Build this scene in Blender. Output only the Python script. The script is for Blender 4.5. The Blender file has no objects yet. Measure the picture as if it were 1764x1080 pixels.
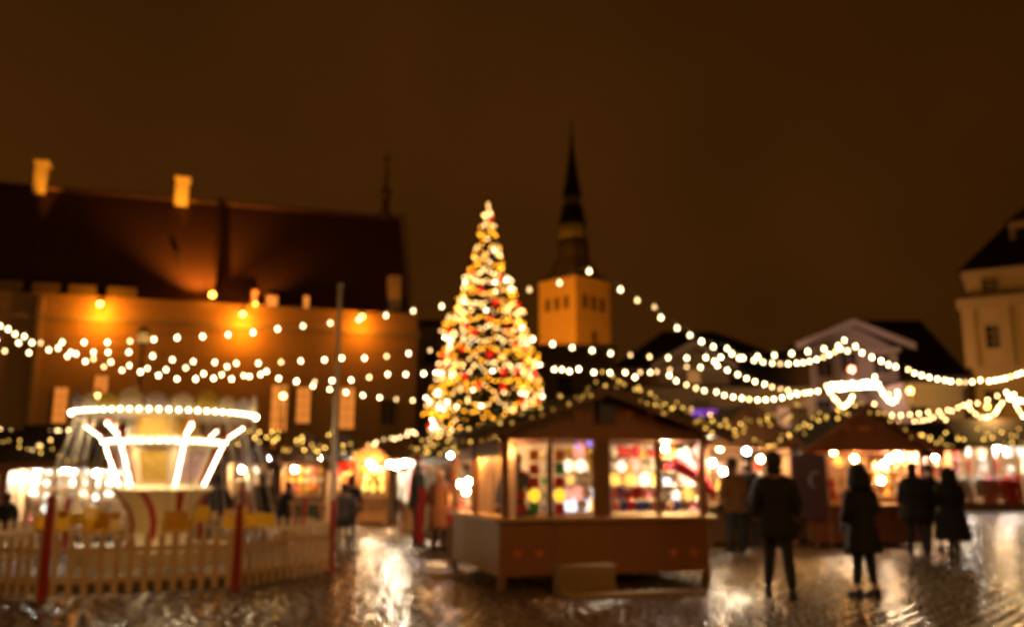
import bpy, bmesh, math, random
from mathutils import Vector, Matrix
R = math.radians
PI = math.pi
rnd = random.Random(7)
S = bpy.context.scene
COL = S.collection

# ------------------------------------------------------------------ camera
PITCH = 10.76
CAMZ = 1.45
FPX = 1500.0
cam_d = bpy.data.cameras.new('camera')
cam_d.sensor_width = 36.0
cam_d.sensor_fit = 'HORIZONTAL'
cam_d.lens = FPX * 36.0 / 1764.0
cam_d.clip_start = 0.05
cam_d.clip_end = 1500
cam_d.dof.use_dof = True
cam_d.dof.focus_distance = 1.6
cam_d.dof.aperture_fstop = 2.25
cam = bpy.data.objects.new('camera', cam_d)
COL.objects.link(cam)
cam.location = (0, 0, CAMZ)
cam.rotation_euler = (R(90 + PITCH), 0, 0)
S.camera = cam

# ------------------------------------------------------------------ sky, exposure
W = bpy.data.worlds.new('World')
S.world = W
W.use_nodes = True
nt = W.node_tree
nt.nodes.clear()
wo = nt.nodes.new('ShaderNodeOutputWorld')
sky = nt.nodes.new('ShaderNodeTexSky')
sky.sky_type = 'NISHITA'
sky.sun_disc = False
sky.sun_elevation = R(-9)
sky.sun_rotation = R(200)
bg1 = nt.nodes.new('ShaderNodeBackground')
bg1.inputs['Strength'].default_value = 0.05
nt.links.new(sky.outputs[0], bg1.inputs['Color'])
bg2 = nt.nodes.new('ShaderNodeBackground')
tc = nt.nodes.new('ShaderNodeTexCoord')
sep = nt.nodes.new('ShaderNodeSeparateXYZ')
nt.links.new(tc.outputs['Generated'], sep.inputs[0])
ramp = nt.nodes.new('ShaderNodeValToRGB')
ramp.color_ramp.elements[0].position = 0.0
ramp.color_ramp.elements[0].color = (0.046, 0.0145, 0.0016, 1)
ramp.color_ramp.elements[1].position = 0.85
ramp.color_ramp.elements[1].color = (0.018, 0.0055, 0.0009, 1)
e = ramp.color_ramp.elements.new(0.30)
e.color = (0.040, 0.0122, 0.0014, 1)
nt.links.new(sep.outputs['Z'], ramp.inputs[0])
nz = nt.nodes.new('ShaderNodeTexNoise')
nz.inputs['Scale'].default_value = 1.6
nz.inputs['Detail'].default_value = 3
nt.links.new(tc.outputs['Generated'], nz.inputs['Vector'])
mr = nt.nodes.new('ShaderNodeMapRange')
mr.inputs['To Min'].default_value = 0.55
mr.inputs['To Max'].default_value = 1.35
mr.inputs['From Min'].default_value = 0.25
mr.inputs['From Max'].default_value = 0.75
nt.links.new(nz.outputs['Fac'], mr.inputs[0])
nt.links.new(ramp.outputs[0], bg2.inputs['Color'])
mx_ = nt.nodes.new('ShaderNodeMath'); mx_.operation = 'MULTIPLY_ADD'; mx_.inputs[1].default_value = -0.40; mx_.inputs[2].default_value = 0.0
nt.links.new(sep.outputs['X'], mx_.inputs[0])
mx2 = nt.nodes.new('ShaderNodeMath'); mx2.operation = 'ADD'
nt.links.new(mx_.outputs[0], mx2.inputs[0]); nt.links.new(mr.outputs[0], mx2.inputs[1])
nt.links.new(mx2.outputs[0], bg2.inputs['Strength'])
ad = nt.nodes.new('ShaderNodeAddShader')
nt.links.new(bg1.outputs[0], ad.inputs[0])
nt.links.new(bg2.outputs[0], ad.inputs[1])
nt.links.new(ad.outputs[0], wo.inputs['Surface'])
S.view_settings.view_transform = 'Standard'
S.view_settings.look = 'None'
S.view_settings.exposure = 0
S.view_settings.gamma = 1
S.view_settings.use_curve_mapping = False
cy = S.cycles
cy.use_denoising = True
cy.denoiser = 'OPENIMAGEDENOISE'
cy.use_adaptive_sampling = False
cy.use_light_tree = True
cy.sample_clamp_indirect = 4
cy.sample_clamp_direct = 0
cy.max_bounces = 6
cy.diffuse_bounces = 3
cy.glossy_bounces = 3
cy.caustics_reflective = False
cy.caustics_refractive = False
cy.pixel_filter_type = 'BLACKMAN_HARRIS'

# ------------------------------------------------------------------ picture geometry
CT, ST = math.cos(R(PITCH)), math.sin(R(PITCH))
def rayd(px, py):
    u = (px - 882.0) / FPX; v = (540.0 - py) / FPX
    return Vector((u, CT - v * ST, ST + v * CT))
def P(px, py, Y):
    d = rayd(px, py); t = Y / d.y
    return Vector((d.x * t, Y, CAMZ + d.z * t))
def G(px, py, z=0.0):
    d = rayd(px, py); t = (z - CAMZ) / d.z
    return Vector((d.x * t, d.y * t, z))
class Frame:
    def __init__(s, o, deg):
        s.o = Vector(o); s.a = R(deg)
        s.x = Vector((math.cos(s.a), math.sin(s.a), 0)); s.y = Vector((-math.sin(s.a), math.cos(s.a), 0))
    def hit(s, px, py, yl=0.0):
        d = rayd(px, py); c = Vector((0, 0, CAMZ))
        t = (yl - (c - s.o).dot(s.y)) / d.dot(s.y)
        p = c + d * t
        return ((p - s.o).dot(s.x), p.z - s.o.z)
    def w(s, x, y, z):
        return s.o + s.x * x + s.y * y + Vector((0, 0, z))

# ------------------------------------------------------------------ materials
MATS = {}
def mat(name, col, rough=0.7, var=0.25, scale=6.0, bump=0.15, metal=0.0, emit=None, es=0.0, coat=0.0, sample=True, rvar=0.0, spec=0.5, subs=0, stretch=None):
    if name in MATS: return MATS[name]
    m = bpy.data.materials.new(name); m.use_nodes = True
    n = m.node_tree; b = n.nodes['Principled BSDF']
    b.inputs['Roughness'].default_value = rough
    b.inputs['Metallic'].default_value = metal
    b.inputs['Coat Weight'].default_value = coat
    b.inputs['Coat Roughness'].default_value = 0.15
    b.inputs['Specular IOR Level'].default_value = spec
    tx = n.nodes.new('ShaderNodeTexCoord')
    no = n.nodes.new('ShaderNodeTexNoise'); no.inputs['Scale'].default_value = scale; no.inputs['Detail'].default_value = 4
    src = tx.outputs['Object']
    if stretch:
        mp = n.nodes.new('ShaderNodeMapping'); mp.inputs['Scale'].default_value = stretch
        n.links.new(src, mp.inputs[0]); src = mp.outputs[0]
    n.links.new(src, no.inputs['Vector'])
    oi = n.nodes.new('ShaderNodeObjectInfo')
    mx = n.nodes.new('ShaderNodeMix'); mx.data_type = 'RGBA'
    c1 = tuple(max(0, c * (1 - var)) for c in col); c2 = tuple(min(1, c * (1 + var)) for c in col)
    mx.inputs[6].default_value = (*c1, 1); mx.inputs[7].default_value = (*c2, 1)
    n.links.new(no.outputs['Fac'], mx.inputs[0])
    n.links.new(mx.outputs[2], b.inputs['Base Color'])
    if bump > 0:
        bu = n.nodes.new('ShaderNodeBump'); bu.inputs['Strength'].default_value = bump; bu.inputs['Distance'].default_value = 0.02
        n.links.new(no.outputs['Fac'], bu.inputs['Height']); n.links.new(bu.outputs[0], b.inputs['Normal'])
    if rvar > 0:
        mr = n.nodes.new('ShaderNodeMapRange'); mr.inputs['From Min'].default_value = 0.3; mr.inputs['From Max'].default_value = 0.7
        mr.inputs['To Min'].default_value = max(0.03, rough - rvar); mr.inputs['To Max'].default_value = rough + rvar
        n.links.new(no.outputs['Fac'], mr.inputs[0]); n.links.new(mr.outputs[0], b.inputs['Roughness'])
    if emit:
        b.inputs['Emission Color'].default_value = (*emit, 1); b.inputs['Emission Strength'].default_value = es
    m.cycles.emission_sampling = 'AUTO' if (emit and sample) else 'NONE'
    MATS[name] = m
    return m
def glow(name, col, es, sample=True):
    return mat(name, tuple(min(.8, .7*c) for c in col), 0.4, 0, 1, 0, emit=col, es=es, sample=sample)

# ------------------------------------------------------------------ mesh builder
class MB:
    def __init__(s): s.v = []; s.f = []; s.m = []
    def add(s, vs, fs, mi=0):
        k = len(s.v); s.v += [tuple(v) for v in vs]
        for f in fs: s.f.append(tuple(i + k for i in f)); s.m.append(mi)
        return s
    def box(s, x0, x1, y0, y1, z0, z1, mi=0, M=None):
        vs = [Vector(p) for p in ((x0,y0,z0),(x1,y0,z0),(x1,y1,z0),(x0,y1,z0),(x0,y0,z1),(x1,y0,z1),(x1,y1,z1),(x0,y1,z1))]
        if M: vs = [M @ v for v in vs]
        return s.add(vs, [(0,3,2,1),(4,5,6,7),(0,1,5,4),(1,2,6,5),(2,3,7,6),(3,0,4,7)], mi)
    def hexa(s, vs, mi=0):
        return s.add(vs, [(0,3,2,1),(4,5,6,7),(0,1,5,4),(1,2,6,5),(2,3,7,6),(3,0,4,7)], mi)
    def prism(s, poly, y0, y1, mi=0):       # polygon in x,z extruded along y
        n = len(poly)
        vs = [(x, y0, z) for x, z in poly] + [(x, y1, z) for x, z in poly]
        fs = [tuple(range(n)), tuple(range(2*n-1, n-1, -1))] + [(i, i+n, (i+1) % n + n, (i+1) % n) for i in range(n)]
        return s.add(vs, fs, mi)
    def tube(s, pts, r, n=8, mi=0, caps=True):
        pts = [Vector(p) for p in pts]; k0 = len(s.v); N = len(pts)
        rs = r if isinstance(r, (list, tuple)) else [r] * N
        for i, p in enumerate(pts):
            d = (pts[min(i+1, N-1)] - pts[max(i-1, 0)])
            if d.length < 1e-9: d = Vector((0,0,1))
            d.normalize()
            a = d.cross(Vector((0,0,1)) if abs(d.z) < 0.9 else Vector((1,0,0))).normalized(); b = d.cross(a)
            for j in range(n):
                t = 2*PI*j/n; s.v.append(tuple(p + (a*math.cos(t) + b*math.sin(t)) * rs[i]))
        for i in range(N-1):
            for j in range(n):
                s.f.append((k0+i*n+j, k0+i*n+(j+1)%n, k0+(i+1)*n+(j+1)%n, k0+(i+1)*n+j)); s.m.append(mi)
        if caps:
            s.f.append(tuple(k0+j for j in range(n))[::-1]); s.m.append(mi)
            s.f.append(tuple(k0+(N-1)*n+j for j in range(n))); s.m.append(mi)
        return s
    def lathe(s, prof, n=16, c=(0,0,0), mi=0, a0=0.0, sx=1.0, sy=1.0):
        k0 = len(s.v)
        for r, z in prof:
            for j in range(n):
                t = a0 + 2*PI*j/n; s.v.append((c[0]+r*math.cos(t)*sx, c[1]+r*math.sin(t)*sy, c[2]+z))
        for i in range(len(prof)-1):
            for j in range(n):
                s.f.append((k0+i*n+j, k0+i*n+(j+1)%n, k0+(i+1)*n+(j+1)%n, k0+(i+1)*n+j)); s.m.append(mi)
        if prof[0][0] > 1e-4: s.f.append(tuple(k0+j for j in range(n))[::-1]); s.m.append(mi)
        if prof[-1][0] > 1e-4: s.f.append(tuple(k0+(len(prof)-1)*n+j for j in range(n))); s.m.append(mi)
        return s
    def ball(s, c, r, n=8, mi=0, sz=1.0):
        prof = [(max(1e-5, r*math.sin(PI*i/(n//2+1))), -r*sz*math.cos(PI*i/(n//2+1))) for i in range(n//2+2)]
        return s.lathe(prof, n, c, mi)
    def build(s, name, mats, parent=None, loc=(0,0,0), rz=0.0, smooth=False):
        me = bpy.data.meshes.new(name); me.from_pydata(s.v, [], s.f)
        if not isinstance(mats, (list, tuple)): mats = [mats]
        for m in mats: me.materials.append(m)
        if len(mats) > 1: me.polygons.foreach_set('material_index', s.m)
        if smooth: me.polygons.foreach_set('use_smooth', [True]*len(s.f))
        me.update()
        o = bpy.data.objects.new(name, me); COL.objects.link(o)
        if parent: o.parent = parent
        o.location = loc; o.rotation_euler = (0, 0, rz)
        return o
def tag(o, label=None, cat=None, group=None, kind=None):
    if label: o['label'] = label
    if cat: o['category'] = cat
    if group: o['group'] = group
    if kind: o['kind'] = kind
    return o
def empty(name, loc, rz=0.0, label=None, cat=None, group=None):
    o = bpy.data.objects.new(name, None); COL.objects.link(o); o.empty_display_size = 0.2
    o.location = loc; o.rotation_euler = (0, 0, rz)
    return tag(o, label, cat, group)
def inst(o, parent=None, loc=None, rot=None, sc=None, m=None):
    c = o.copy(); COL.objects.link(c); c.parent = parent
    if loc is not None: c.location = loc
    if rot is not None: c.rotation_euler = rot
    if sc is not None: c.scale = (sc,)*3 if isinstance(sc, (int, float)) else sc
    if m is not None:
        c.material_slots[0].link = 'OBJECT'; c.material_slots[0].material = m
    return c
MESH = {}
def cached(key, fn):
    if key not in MESH:
        mb = fn(); me = bpy.data.meshes.new(key[0] if isinstance(key, tuple) else key)
        me.from_pydata(mb.v, [], mb.f); me.materials.append(None)
        me.update(); MESH[key] = me
    return MESH[key]
def put(name, key, fn, m, loc, rot=(0,0,0), sc=1.0, parent=None, smooth=False):
    me = cached(key, fn)
    if smooth: me.polygons.foreach_set('use_smooth', [True]*len(me.polygons))
    o = bpy.data.objects.new(name, me); COL.objects.link(o); o.parent = parent
    o.location = loc; o.rotation_euler = rot; o.scale = (sc,)*3 if isinstance(sc, (int, float)) else sc
    o.material_slots[0].link = 'OBJECT'; o.material_slots[0].material = m
    return o
ORD = ['first','second','third','fourth','fifth','sixth','seventh','eighth','ninth','tenth','eleventh','twelfth','thirteenth','fourteenth','fifteenth','sixteenth']

# bokeh disc size in target pixels, to relate a bulb's luminance to its brightness
def disc(d): return 36.0 and (FPX*36/1764/2.25) * (FPX*36/1764) / (1600.0) / 36.0 * 1764.0 * abs(1 - 1.6/d)
def lum(r, d, B):                      # luminance that a ball of radius r at d metres needs
    b = FPX*2*r/d; c = disc(d)
    return B * max(1.0, (c*c) / (b*b))

# colours
wood = mat('stall_wood', (0.20, 0.085, 0.03), 0.6, 0.35, 5, 0.3, stretch=(8, 8, 0.8))
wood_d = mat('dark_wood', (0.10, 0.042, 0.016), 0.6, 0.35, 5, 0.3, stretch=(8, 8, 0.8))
wood_l = mat('pale_wood', (0.50, 0.30, 0.13), 0.6, 0.25, 5, 0.2, stretch=(8, 8, 0.8))
shingle = mat('roof_felt', (0.035, 0.022, 0.014), 0.8, 0.4, 9, 0.4)
cream = mat('cream_paint', (0.62, 0.52, 0.33), 0.45, 0.15, 4, 0.1)
redp = mat('red_paint', (0.35, 0.012, 0.008), 0.4, 0.2, 6, 0.1)
yellowp = mat('mustard_paint', (0.55, 0.30, 0.01), 0.4, 0.2, 6, 0.1)
blackm = mat('black_metal', (0.02, 0.02, 0.02), 0.45, 0.2, 6, 0.1)
greym = mat('grey_metal', (0.45, 0.40, 0.34), 0.4, 0.2, 6, 0.1, metal=0.3)
steel = mat('wire', (0.03, 0.03, 0.03), 0.6, 0.1, 6, 0)
needle = mat('fir_needles', (0.022, 0.045, 0.014), 0.7, 0.5, 12, 0)
bark = mat('bark', (0.07, 0.045, 0.03), 0.9, 0.3, 12, 0.5)

# ================================================================== GROUND
gm = mat('paving_bed', (0.018, 0.012, 0.007), 0.7, 0.5, 2.2, 0.3, rvar=0.1, spec=.25)
gm.node_tree.nodes['Principled BSDF'].inputs['Specular Tint'].default_value = (1.0, .84, .62, 1)
gb = MB().add([(-260,-60,-0.014),(260,-60,-0.014),(260,420,-0.014),(-260,420,-0.014)], [(0,1,2,3)])
ground = gb.build('ground', gm); tag(ground, kind='structure')
stone = mat('wet_stone', (0.105, 0.064, 0.028), 0.25, 0.45, 14.0, 0.08, rvar=0.08, spec=0.42)
def cobble_shape(lx, ly, seed):
    q = random.Random(seed); b = 0.022
    def ring(ix, z, j): return [(sx*(lx/2-ix)+q.uniform(-j,j), sy*(ly/2-ix)+q.uniform(-j,j), z+q.uniform(-.002,.002)) for sx, sy in ((-1,-1),(1,-1),(1,1),(-1,1))]
    vs = ring(0, -0.03, .004) + ring(0.0, -0.002, .003) + ring(b, 0.009, .004) + [(0, 0, 0.0115)]
    fs = [(0,1,5,4),(1,2,6,5),(2,3,7,6),(3,0,4,7),(4,5,9,8),(5,6,10,9),(6,7,11,10),(7,4,8,11),(8,9,12),(9,10,12),(10,11,12),(11,8,12)]
    return vs, fs
lens_ = [0.19, 0.22, 0.25, 0.28, 0.21, 0.24]
shapes = [cobble_shape(l-0.034, 0.180-0.034, i) for i, l in enumerate(lens_)]
stones = []
CANG = 50
ca, sa = math.cos(R(CANG)), math.sin(R(CANG))
row = 0
rw = random.Random(3)
for i in range(-190, 240):
    y = i*0.180; x = -20 + rw.uniform(0, .1)
    off = 0.02*math.sin(i*0.31)
    while x < 52:
        k = rw.randrange(6); l = lens_[k]; xc = x + l/2; x += l
        X = xc*ca - (y+off)*sa; Y = xc*sa + (y+off)*ca
        if 7.6 < Y < 38 and abs(X) < 0.62*Y + 1.2:
            stones.append((X, Y, k, rw.uniform(-.02,.02), rw.uniform(-.02,.02), rw.uniform(-.05,.05), rw.uniform(-.003,.004)))
def seen(X, Y):
    return abs(X) < 0.585*Y and Y > 9.15
vis = sorted([s for s in stones if seen(s[0], s[1])], key=lambda s: s[1] + 0.05*abs(s[0]))[:300]
visset = set(id(s) for s in vis)
for i, (vs, fs) in enumerate(shapes):
    me = bpy.data.meshes.new('cobble'); me.from_pydata(vs, [], fs); me.materials.append(stone); MESH[('cob', i)] = me
for X, Y, k, tx, ty, rz, dz in vis:
    o = bpy.data.objects.new('cobble', MESH[('cob', k)]); COL.objects.link(o); o.parent = ground
    o.location = (X, Y, dz); o.rotation_euler = (tx, ty, R(CANG)+rz)
mb = MB()
for s in stones:
    if id(s) in visset: continue
    X, Y, k, tx, ty, rz, dz = s
    a = R(CANG)+rz; c, q = math.cos(a), math.sin(a); vs, fs = shapes[k]
    mb.add([(X+vx*c-vy*q, Y+vx*q+vy*c, vz+dz+vx*-ty+vy*tx) for vx, vy, vz in vs], fs)
stone.node_tree.nodes['Principled BSDF'].inputs['Specular Tint'].default_value = (1.0, .84, .62, 1)
cm = mb.build('cobbles', stone, ground); tag(cm, kind='stuff')

# ================================================================== BUILDINGS
def window(parent, x0, x1, z0, z1, y, frame_m, pane_m, nx=2, nz=3, arched=False):
    fr = MB(); t = min(0.09, (x1-x0)*.1)
    fr.box(x0-t, x0, y-.10, y+.05, z0-t, z1+t).box(x1, x1+t, y-.10, y+.05, z0-t, z1+t)
    fr.box(x0, x1, y-.10, y+.05, z1, z1+t).box(x0, x1, y-.13, y+.05, z0-t, z0)
    f = fr.build('window', frame_m, parent)
    pn = MB().box(x0, x1, y-.02, y+.03, z0, z1).build('pane', pane_m, f)
    mt = MB(); b = min(0.05, (x1-x0)*.06)
    for i in range(1, nx): xx = x0+(x1-x0)*i/nx; mt.box(xx-b/2, xx+b/2, y-.06, y-.022, z0, z1)
    for i in range(1, nz): zz = z0+(z1-z0)*i/nz; mt.box(x0, x1, y-.055, y-.024, zz-b/2, zz+b/2)
    mt.build('muntin', frame_m, f)
    return f

lime = mat('limestone', (0.38, 0.24, 0.11), 0.85, 0.22, 1.2, 0.4, stretch=(1, 1, 5))
lime_d = mat('limestone_trim', (0.33, 0.26, 0.17), 0.85, 0.2, 1.5, 0.3)
tile = mat('red_roof_tile', (0.085, 0.030, 0.014), 0.7, 0.45, 2.0, 0.5, stretch=(1, 4, 4))
frame_w = mat('window_frame', (0.25, 0.17, 0.10), 0.6, 0.2)
pane_lit = glow('lit_pane', (1.0, 0.31, 0.045), 0.75, False)
pane_dark = mat('dark_pane', (0.02, 0.018, 0.015), 0.15, 0.2)

# ---- town hall
TH_C = P(716, 700, 67)
TH = Frame((TH_C.x, 67, 0), 17)
LEN = 46.0
th = empty('town_hall', TH.o, TH.a, 'long medieval limestone town hall with steep dark tiled roof, lit orange by wall lamps', 'town hall')
xcor, zcor = TH.hit(400, 560)
_, zpar = TH.hit(400, 532)
zc = zcor
ztop = TH.hit(30, 508, 0)[1]
zr = TH.hit(500, 361, 6.6)[1]
MB().box(-LEN, 0, 0, 13, 0, zc-.25).build('wall', lime, th)
MB().box(-LEN-.1, .25, -.28, 0.4, zc-.25, zc+.1).build('cornice', lime_d, th)
ptop = zc + 1.6
MB().box(-LEN, 0, .02, 0.55, zc+.1, ptop).build('parapet', lime, th)
# merlons along the left part
for i, (a, b) in enumerate(((-60, 35), (55, 100), (118, 165), (185, 235))):
    xa = TH.hit(a, 498)[0]; xb = TH.hit(b, 498)[0]
    MB().box(max(xa, -LEN), xb, 0.0, 0.57, ptop, ptop+.75).build('merlon', mat('dark_merlon', (.15,.11,.06), .9, .3, 1.5, .3), th)  # merlons in a darker tone than the wall
# stair turret break in the wall
xb_ = TH.hit(70, 560)[0]
MB().box(xb_-.25, xb_+.1, -.42, 0, 0, ptop-.3).build('buttress', lime_d, th)
# roof
rx0 = TH.hit(672, 372, 6.6)[0]
ze = zc+.9
def roof_slope(x0, x1, y0, z0, y1, z1, t=0.25):
    return [(x0,y0,z0-t),(x1,y0,z0-t),(x1,y1,z1-t),(x0,y1,z1-t),(x0,y0,z0),(x1,y0,z0),(x1,y1,z1),(x0,y1,z1)]
MB().hexa(roof_slope(-LEN, -.5, .62, ze, 6.6, zr)).build('roof', tile, th)
MB().hexa(roof_slope(-LEN, -.5, 12.6, ze, 6.6, zr)).build('roof', tile, th)
MB().tube([(-LEN, 6.6, zr), (-.4, 6.6, zr)], .22, 8).build('ridge_tile', tile, th)
g = MB(); g.prism([(0,0),(0,1)], 0, 1) if False else None
gv = [(-.5, .3, zc-.25), (-.5, 12.9, zc-.25), (-.5, 6.6, zr+.5), (0, .3, zc-.25), (0, 12.9, zc-.25), (0, 6.6, zr+.5)]
MB().add(gv, [(0,2,1),(3,4,5),(0,1,4,3),(1,2,5,4),(2,0,3,5)]).build('gable_wall', lime, th)
# fire wall running up the slope
fx = TH.hit(372, 440, 3.5)[0]
MB().hexa([(fx-.2,.7,ze-.3),(fx+.2,.7,ze-.3),(fx+.2,6.5,zr-.3),(fx-.2,6.5,zr-.3),(fx-.2,.7,ze+1.9),(fx+.2,.7,ze+1.9),(fx+.2,6.5,zr+.45),(fx-.2,6.5,zr+.45)]).build('fire_wall', tile, th)
chim = mat('chimney_render', (0.55, 0.42, 0.25), 0.8, 0.2, 2, 0.3)
for (px, w, y0, y1) in ((72, 27, 326, 281), (314, 25, 345, 309)):
    a = TH.hit(px-w/2, y0, 6.6); b = TH.hit(px+w/2, y1, 6.6)
    c = MB().box(a[0], b[0], 6.1, 7.1, zr-.6, b[1]-.25).build('chimney', chim, th)
    MB().box(a[0]-.1, b[0]+.1, 6.0, 7.2, b[1]-.25, b[1]).build('chimney_cap', chim, c)
a = TH.hit(668, 525, 1.6); b = TH.hit(690, 477, 1.6)
MB().box(a[0], b[0], 1.2, 2.2, a[1]-.5, b[1]).build('chimney', chim, th)
# dormer and lit openings at the eaves
dl = glow('dormer_glow', (1.0, 0.33, 0.05), 0.9, False)
for px, w, y0, y1 in ((438, 9, 524, 503), (468, 20, 538, 512), (527, 9, 535, 512)):
    a = TH.hit(px-w/2, y0, .9); b = TH.hit(px+w/2, y1, .9)
    d = MB().box(a[0]-.12, b[0]+.12, .60, 2.3, a[1]-.1, b[1]+.12).build('dormer', tile, th)
    MB().box(a[0], b[0], .56, .597, a[1], b[1]).build('pane', dl, d)
for (x0, x1, y0, y1) in ((90,118,728,668),(161,187,690,648),(226,240,700,667),(465,496,742,664),(510,535,728,668),(584,611,738,668),(655,680,730,690)):
    a = TH.hit(x0, y0, -.05); b = TH.hit(x1, y1, -.05)
    window(th, a[0], b[0], a[1], b[1], -.06, frame_w, pane_lit if x0 < 640 else pane_dark, 2, 4)
# weather vane turret
vx = TH.hit(664, 370, 6.6)[0]; zt = TH.hit(664, 262, 6.6)[1]
tz0 = zr-.2; hh = zt - tz0
t = MB().lathe([(.55,0),(.6,.1*hh),(.35,.12*hh),(.32,.32*hh),(.5,.36*hh),(.5,.42*hh),(.2,.46*hh),(.15,.66*hh),(.3,.7*hh),(.08,.74*hh),(.04,hh)], 8, (vx, 6.6, tz0)).build('ridge_turret', mat('copper_spire', (.10,.06,.02), .5), th)
MB().box(vx-.35, vx+.35, 6.57, 6.63, zt-.9, zt-.45).build('weather_vane', mat('gilt', (.5,.3,.05), .4, metal=.6), t)

# wall lamps
def area_lamp(name, loc, rot, size, power, col):
    ld = bpy.data.lights.new(name, 'AREA'); ld.size = size; ld.energy = power; ld.color = col
    o = bpy.data.objects.new(name, ld); COL.objects.link(o); o.location = loc; o.rotation_euler = rot
    return o
def point(name, loc, power, col, r=.1, parent=None):
    ld = bpy.data.lights.new(name, 'POINT'); ld.energy = power; ld.color = col; ld.shadow_soft_size = r
    o = bpy.data.objects.new(name, ld); COL.objects.link(o); o.location = loc
    if parent: o.parent = parent
    return o
def spot(name, loc, target, power, col, ang=80, r=.2, blend=.6):
    ld = bpy.data.lights.new(name, 'SPOT'); ld.energy = power; ld.color = col; ld.spot_size = R(ang); ld.spot_blend = blend; ld.shadow_soft_size = r
    o = bpy.data.objects.new(name, ld); COL.objects.link(o); o.location = loc
    o.rotation_euler = (Vector(target) - Vector(loc)).to_track_quat('-Z', 'Y').to_euler()
    return o
SOD = (1.0, 0.285, 0.010)
for k, (px, py, pw, lb) in enumerate(((172, 524, 1500, 'iron wall lamp glowing orange at left end of the town hall cornice'),
                                   (418, 541, 1500, 'iron wall lamp glowing above cornice near middle of the town hall front'),
                                   (624, 545, 850, 'iron wall lamp at right end of the town hall cornice, beside its corner'))):
    yl = -1.25
    x, z = TH.hit(px, py, yl)
    wl = empty('wall_lamp', TH.w(x, 0, z), TH.a, lb, 'wall lamp', 'lamps on the town hall front')
    MB().tube([(0, -.02, -.3), (0, -.6, .15), (0, yl, .38)], .05, 6).build('bracket', blackm, wl)
    MB().lathe([(.10,.40),(.30,.16),(.32,.12)], 10, (0, yl, 0)).build('shade', blackm, wl)
    MB().ball((0, yl, 0), .15, 10).build('bulb', glow('sodium_bulb', (1,.6,.12), 14, False), wl)
    point('lamp_light', (0, yl-.2, -.95), pw*.40, SOD, .12, wl)
    point('lamp_light', (0, yl+.65, .02), pw*.13, SOD, .08, wl)
# roof floodlights standing on the eaves gutter
for k, (px, py, pw, lb) in enumerate(((366, 508, 900, 'orange floodlight on the eaves shining up the tiled roof left of fire wall'),
                                   (440, 524, 300, 'smaller orange floodlight on the eaves right of the roof fire wall'))):
    x, z = TH.hit(px, py, 0.1)
    fl = empty('floodlight', TH.w(x, .1, z-.35), TH.a, lb, 'floodlight', 'floodlights on the town hall eaves')
    MB().box(-.05, .05, -.05, .05, -.1 if k == 0 else -1.2, .2).build('stand', blackm, fl)
    MB().ball((0, 0, .35), .2 if k == 0 else .12, 10).build('bulb', glow('flood_bulb', (1,.55,.08), 10, False), fl)
    p = TH.w(x, .0, z+.25)
    spot('roof_light', TH.w(x-(.8 if k == 0 else -.3), -.6, ptop+.45), TH.w(x-(1.7 if k == 0 else -1.0), 3.2, ptop+6.5), pw*(7.5 if k == 0 else 3), (1,.38,.035), 92, .1, .8)
    point('roof_glow', TH.w(x-.1, -.25, z+.1), pw*.16, SOD, .1)
# sodium light reaching chimneys (unseen floodlights added on the roof slope)
for px, py in ((72, 326), (314, 345)):
    x, z = TH.hit(px, py, 4.2)
    sl = (zr-ze)/6.0
    zs = ze + sl*(3.0-.62)
    p = TH.w(x+.2, 3.0, zs+.75)
    fl = empty('floodlight', p, TH.a, 'small added roof floodlight aimed at the %s chimney of the town hall' % ('left' if px < 200 else 'right'), 'floodlight', 'added chimney floodlights')
    MB().box(-.12, .12, -.1, .1, -.15, .1).build('housing', blackm, fl)
    MB().box(-.03, .03, -.03, .03, -.9, -.152).build('stand', blackm, fl)
    spot('chimney_light', TH.w(x+.2, 3.0, zs+.95), TH.w(x, 6.2, zr+1.1), 5200, (1,.36,.02), 24, .1, .8)

# ---- church tower with spire
CH = Frame((P(985, 600, 200).x, 200, 0), 45)
och = mat('church_stone', (0.42, 0.31, 0.17), 0.85, 0.15, .35, 0.3)
cop = mat('spire_copper', (0.045, 0.038, 0.024), 0.6, 0.4, .5, 0.2)
copl = mat('lantern_copper', (0.5, 0.5, 0.28), 0.6, 0.3, .5, 0.2)
ch = empty('church_tower', CH.o, R(0), 'tall floodlit stone church tower with slender dark tiered spire', 'church')
zb = P(990, 484, 200).z
L0 = P(929, 540, 205).x; L1 = P(1052, 540, 205).x
wid = (L1 - L0)
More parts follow.
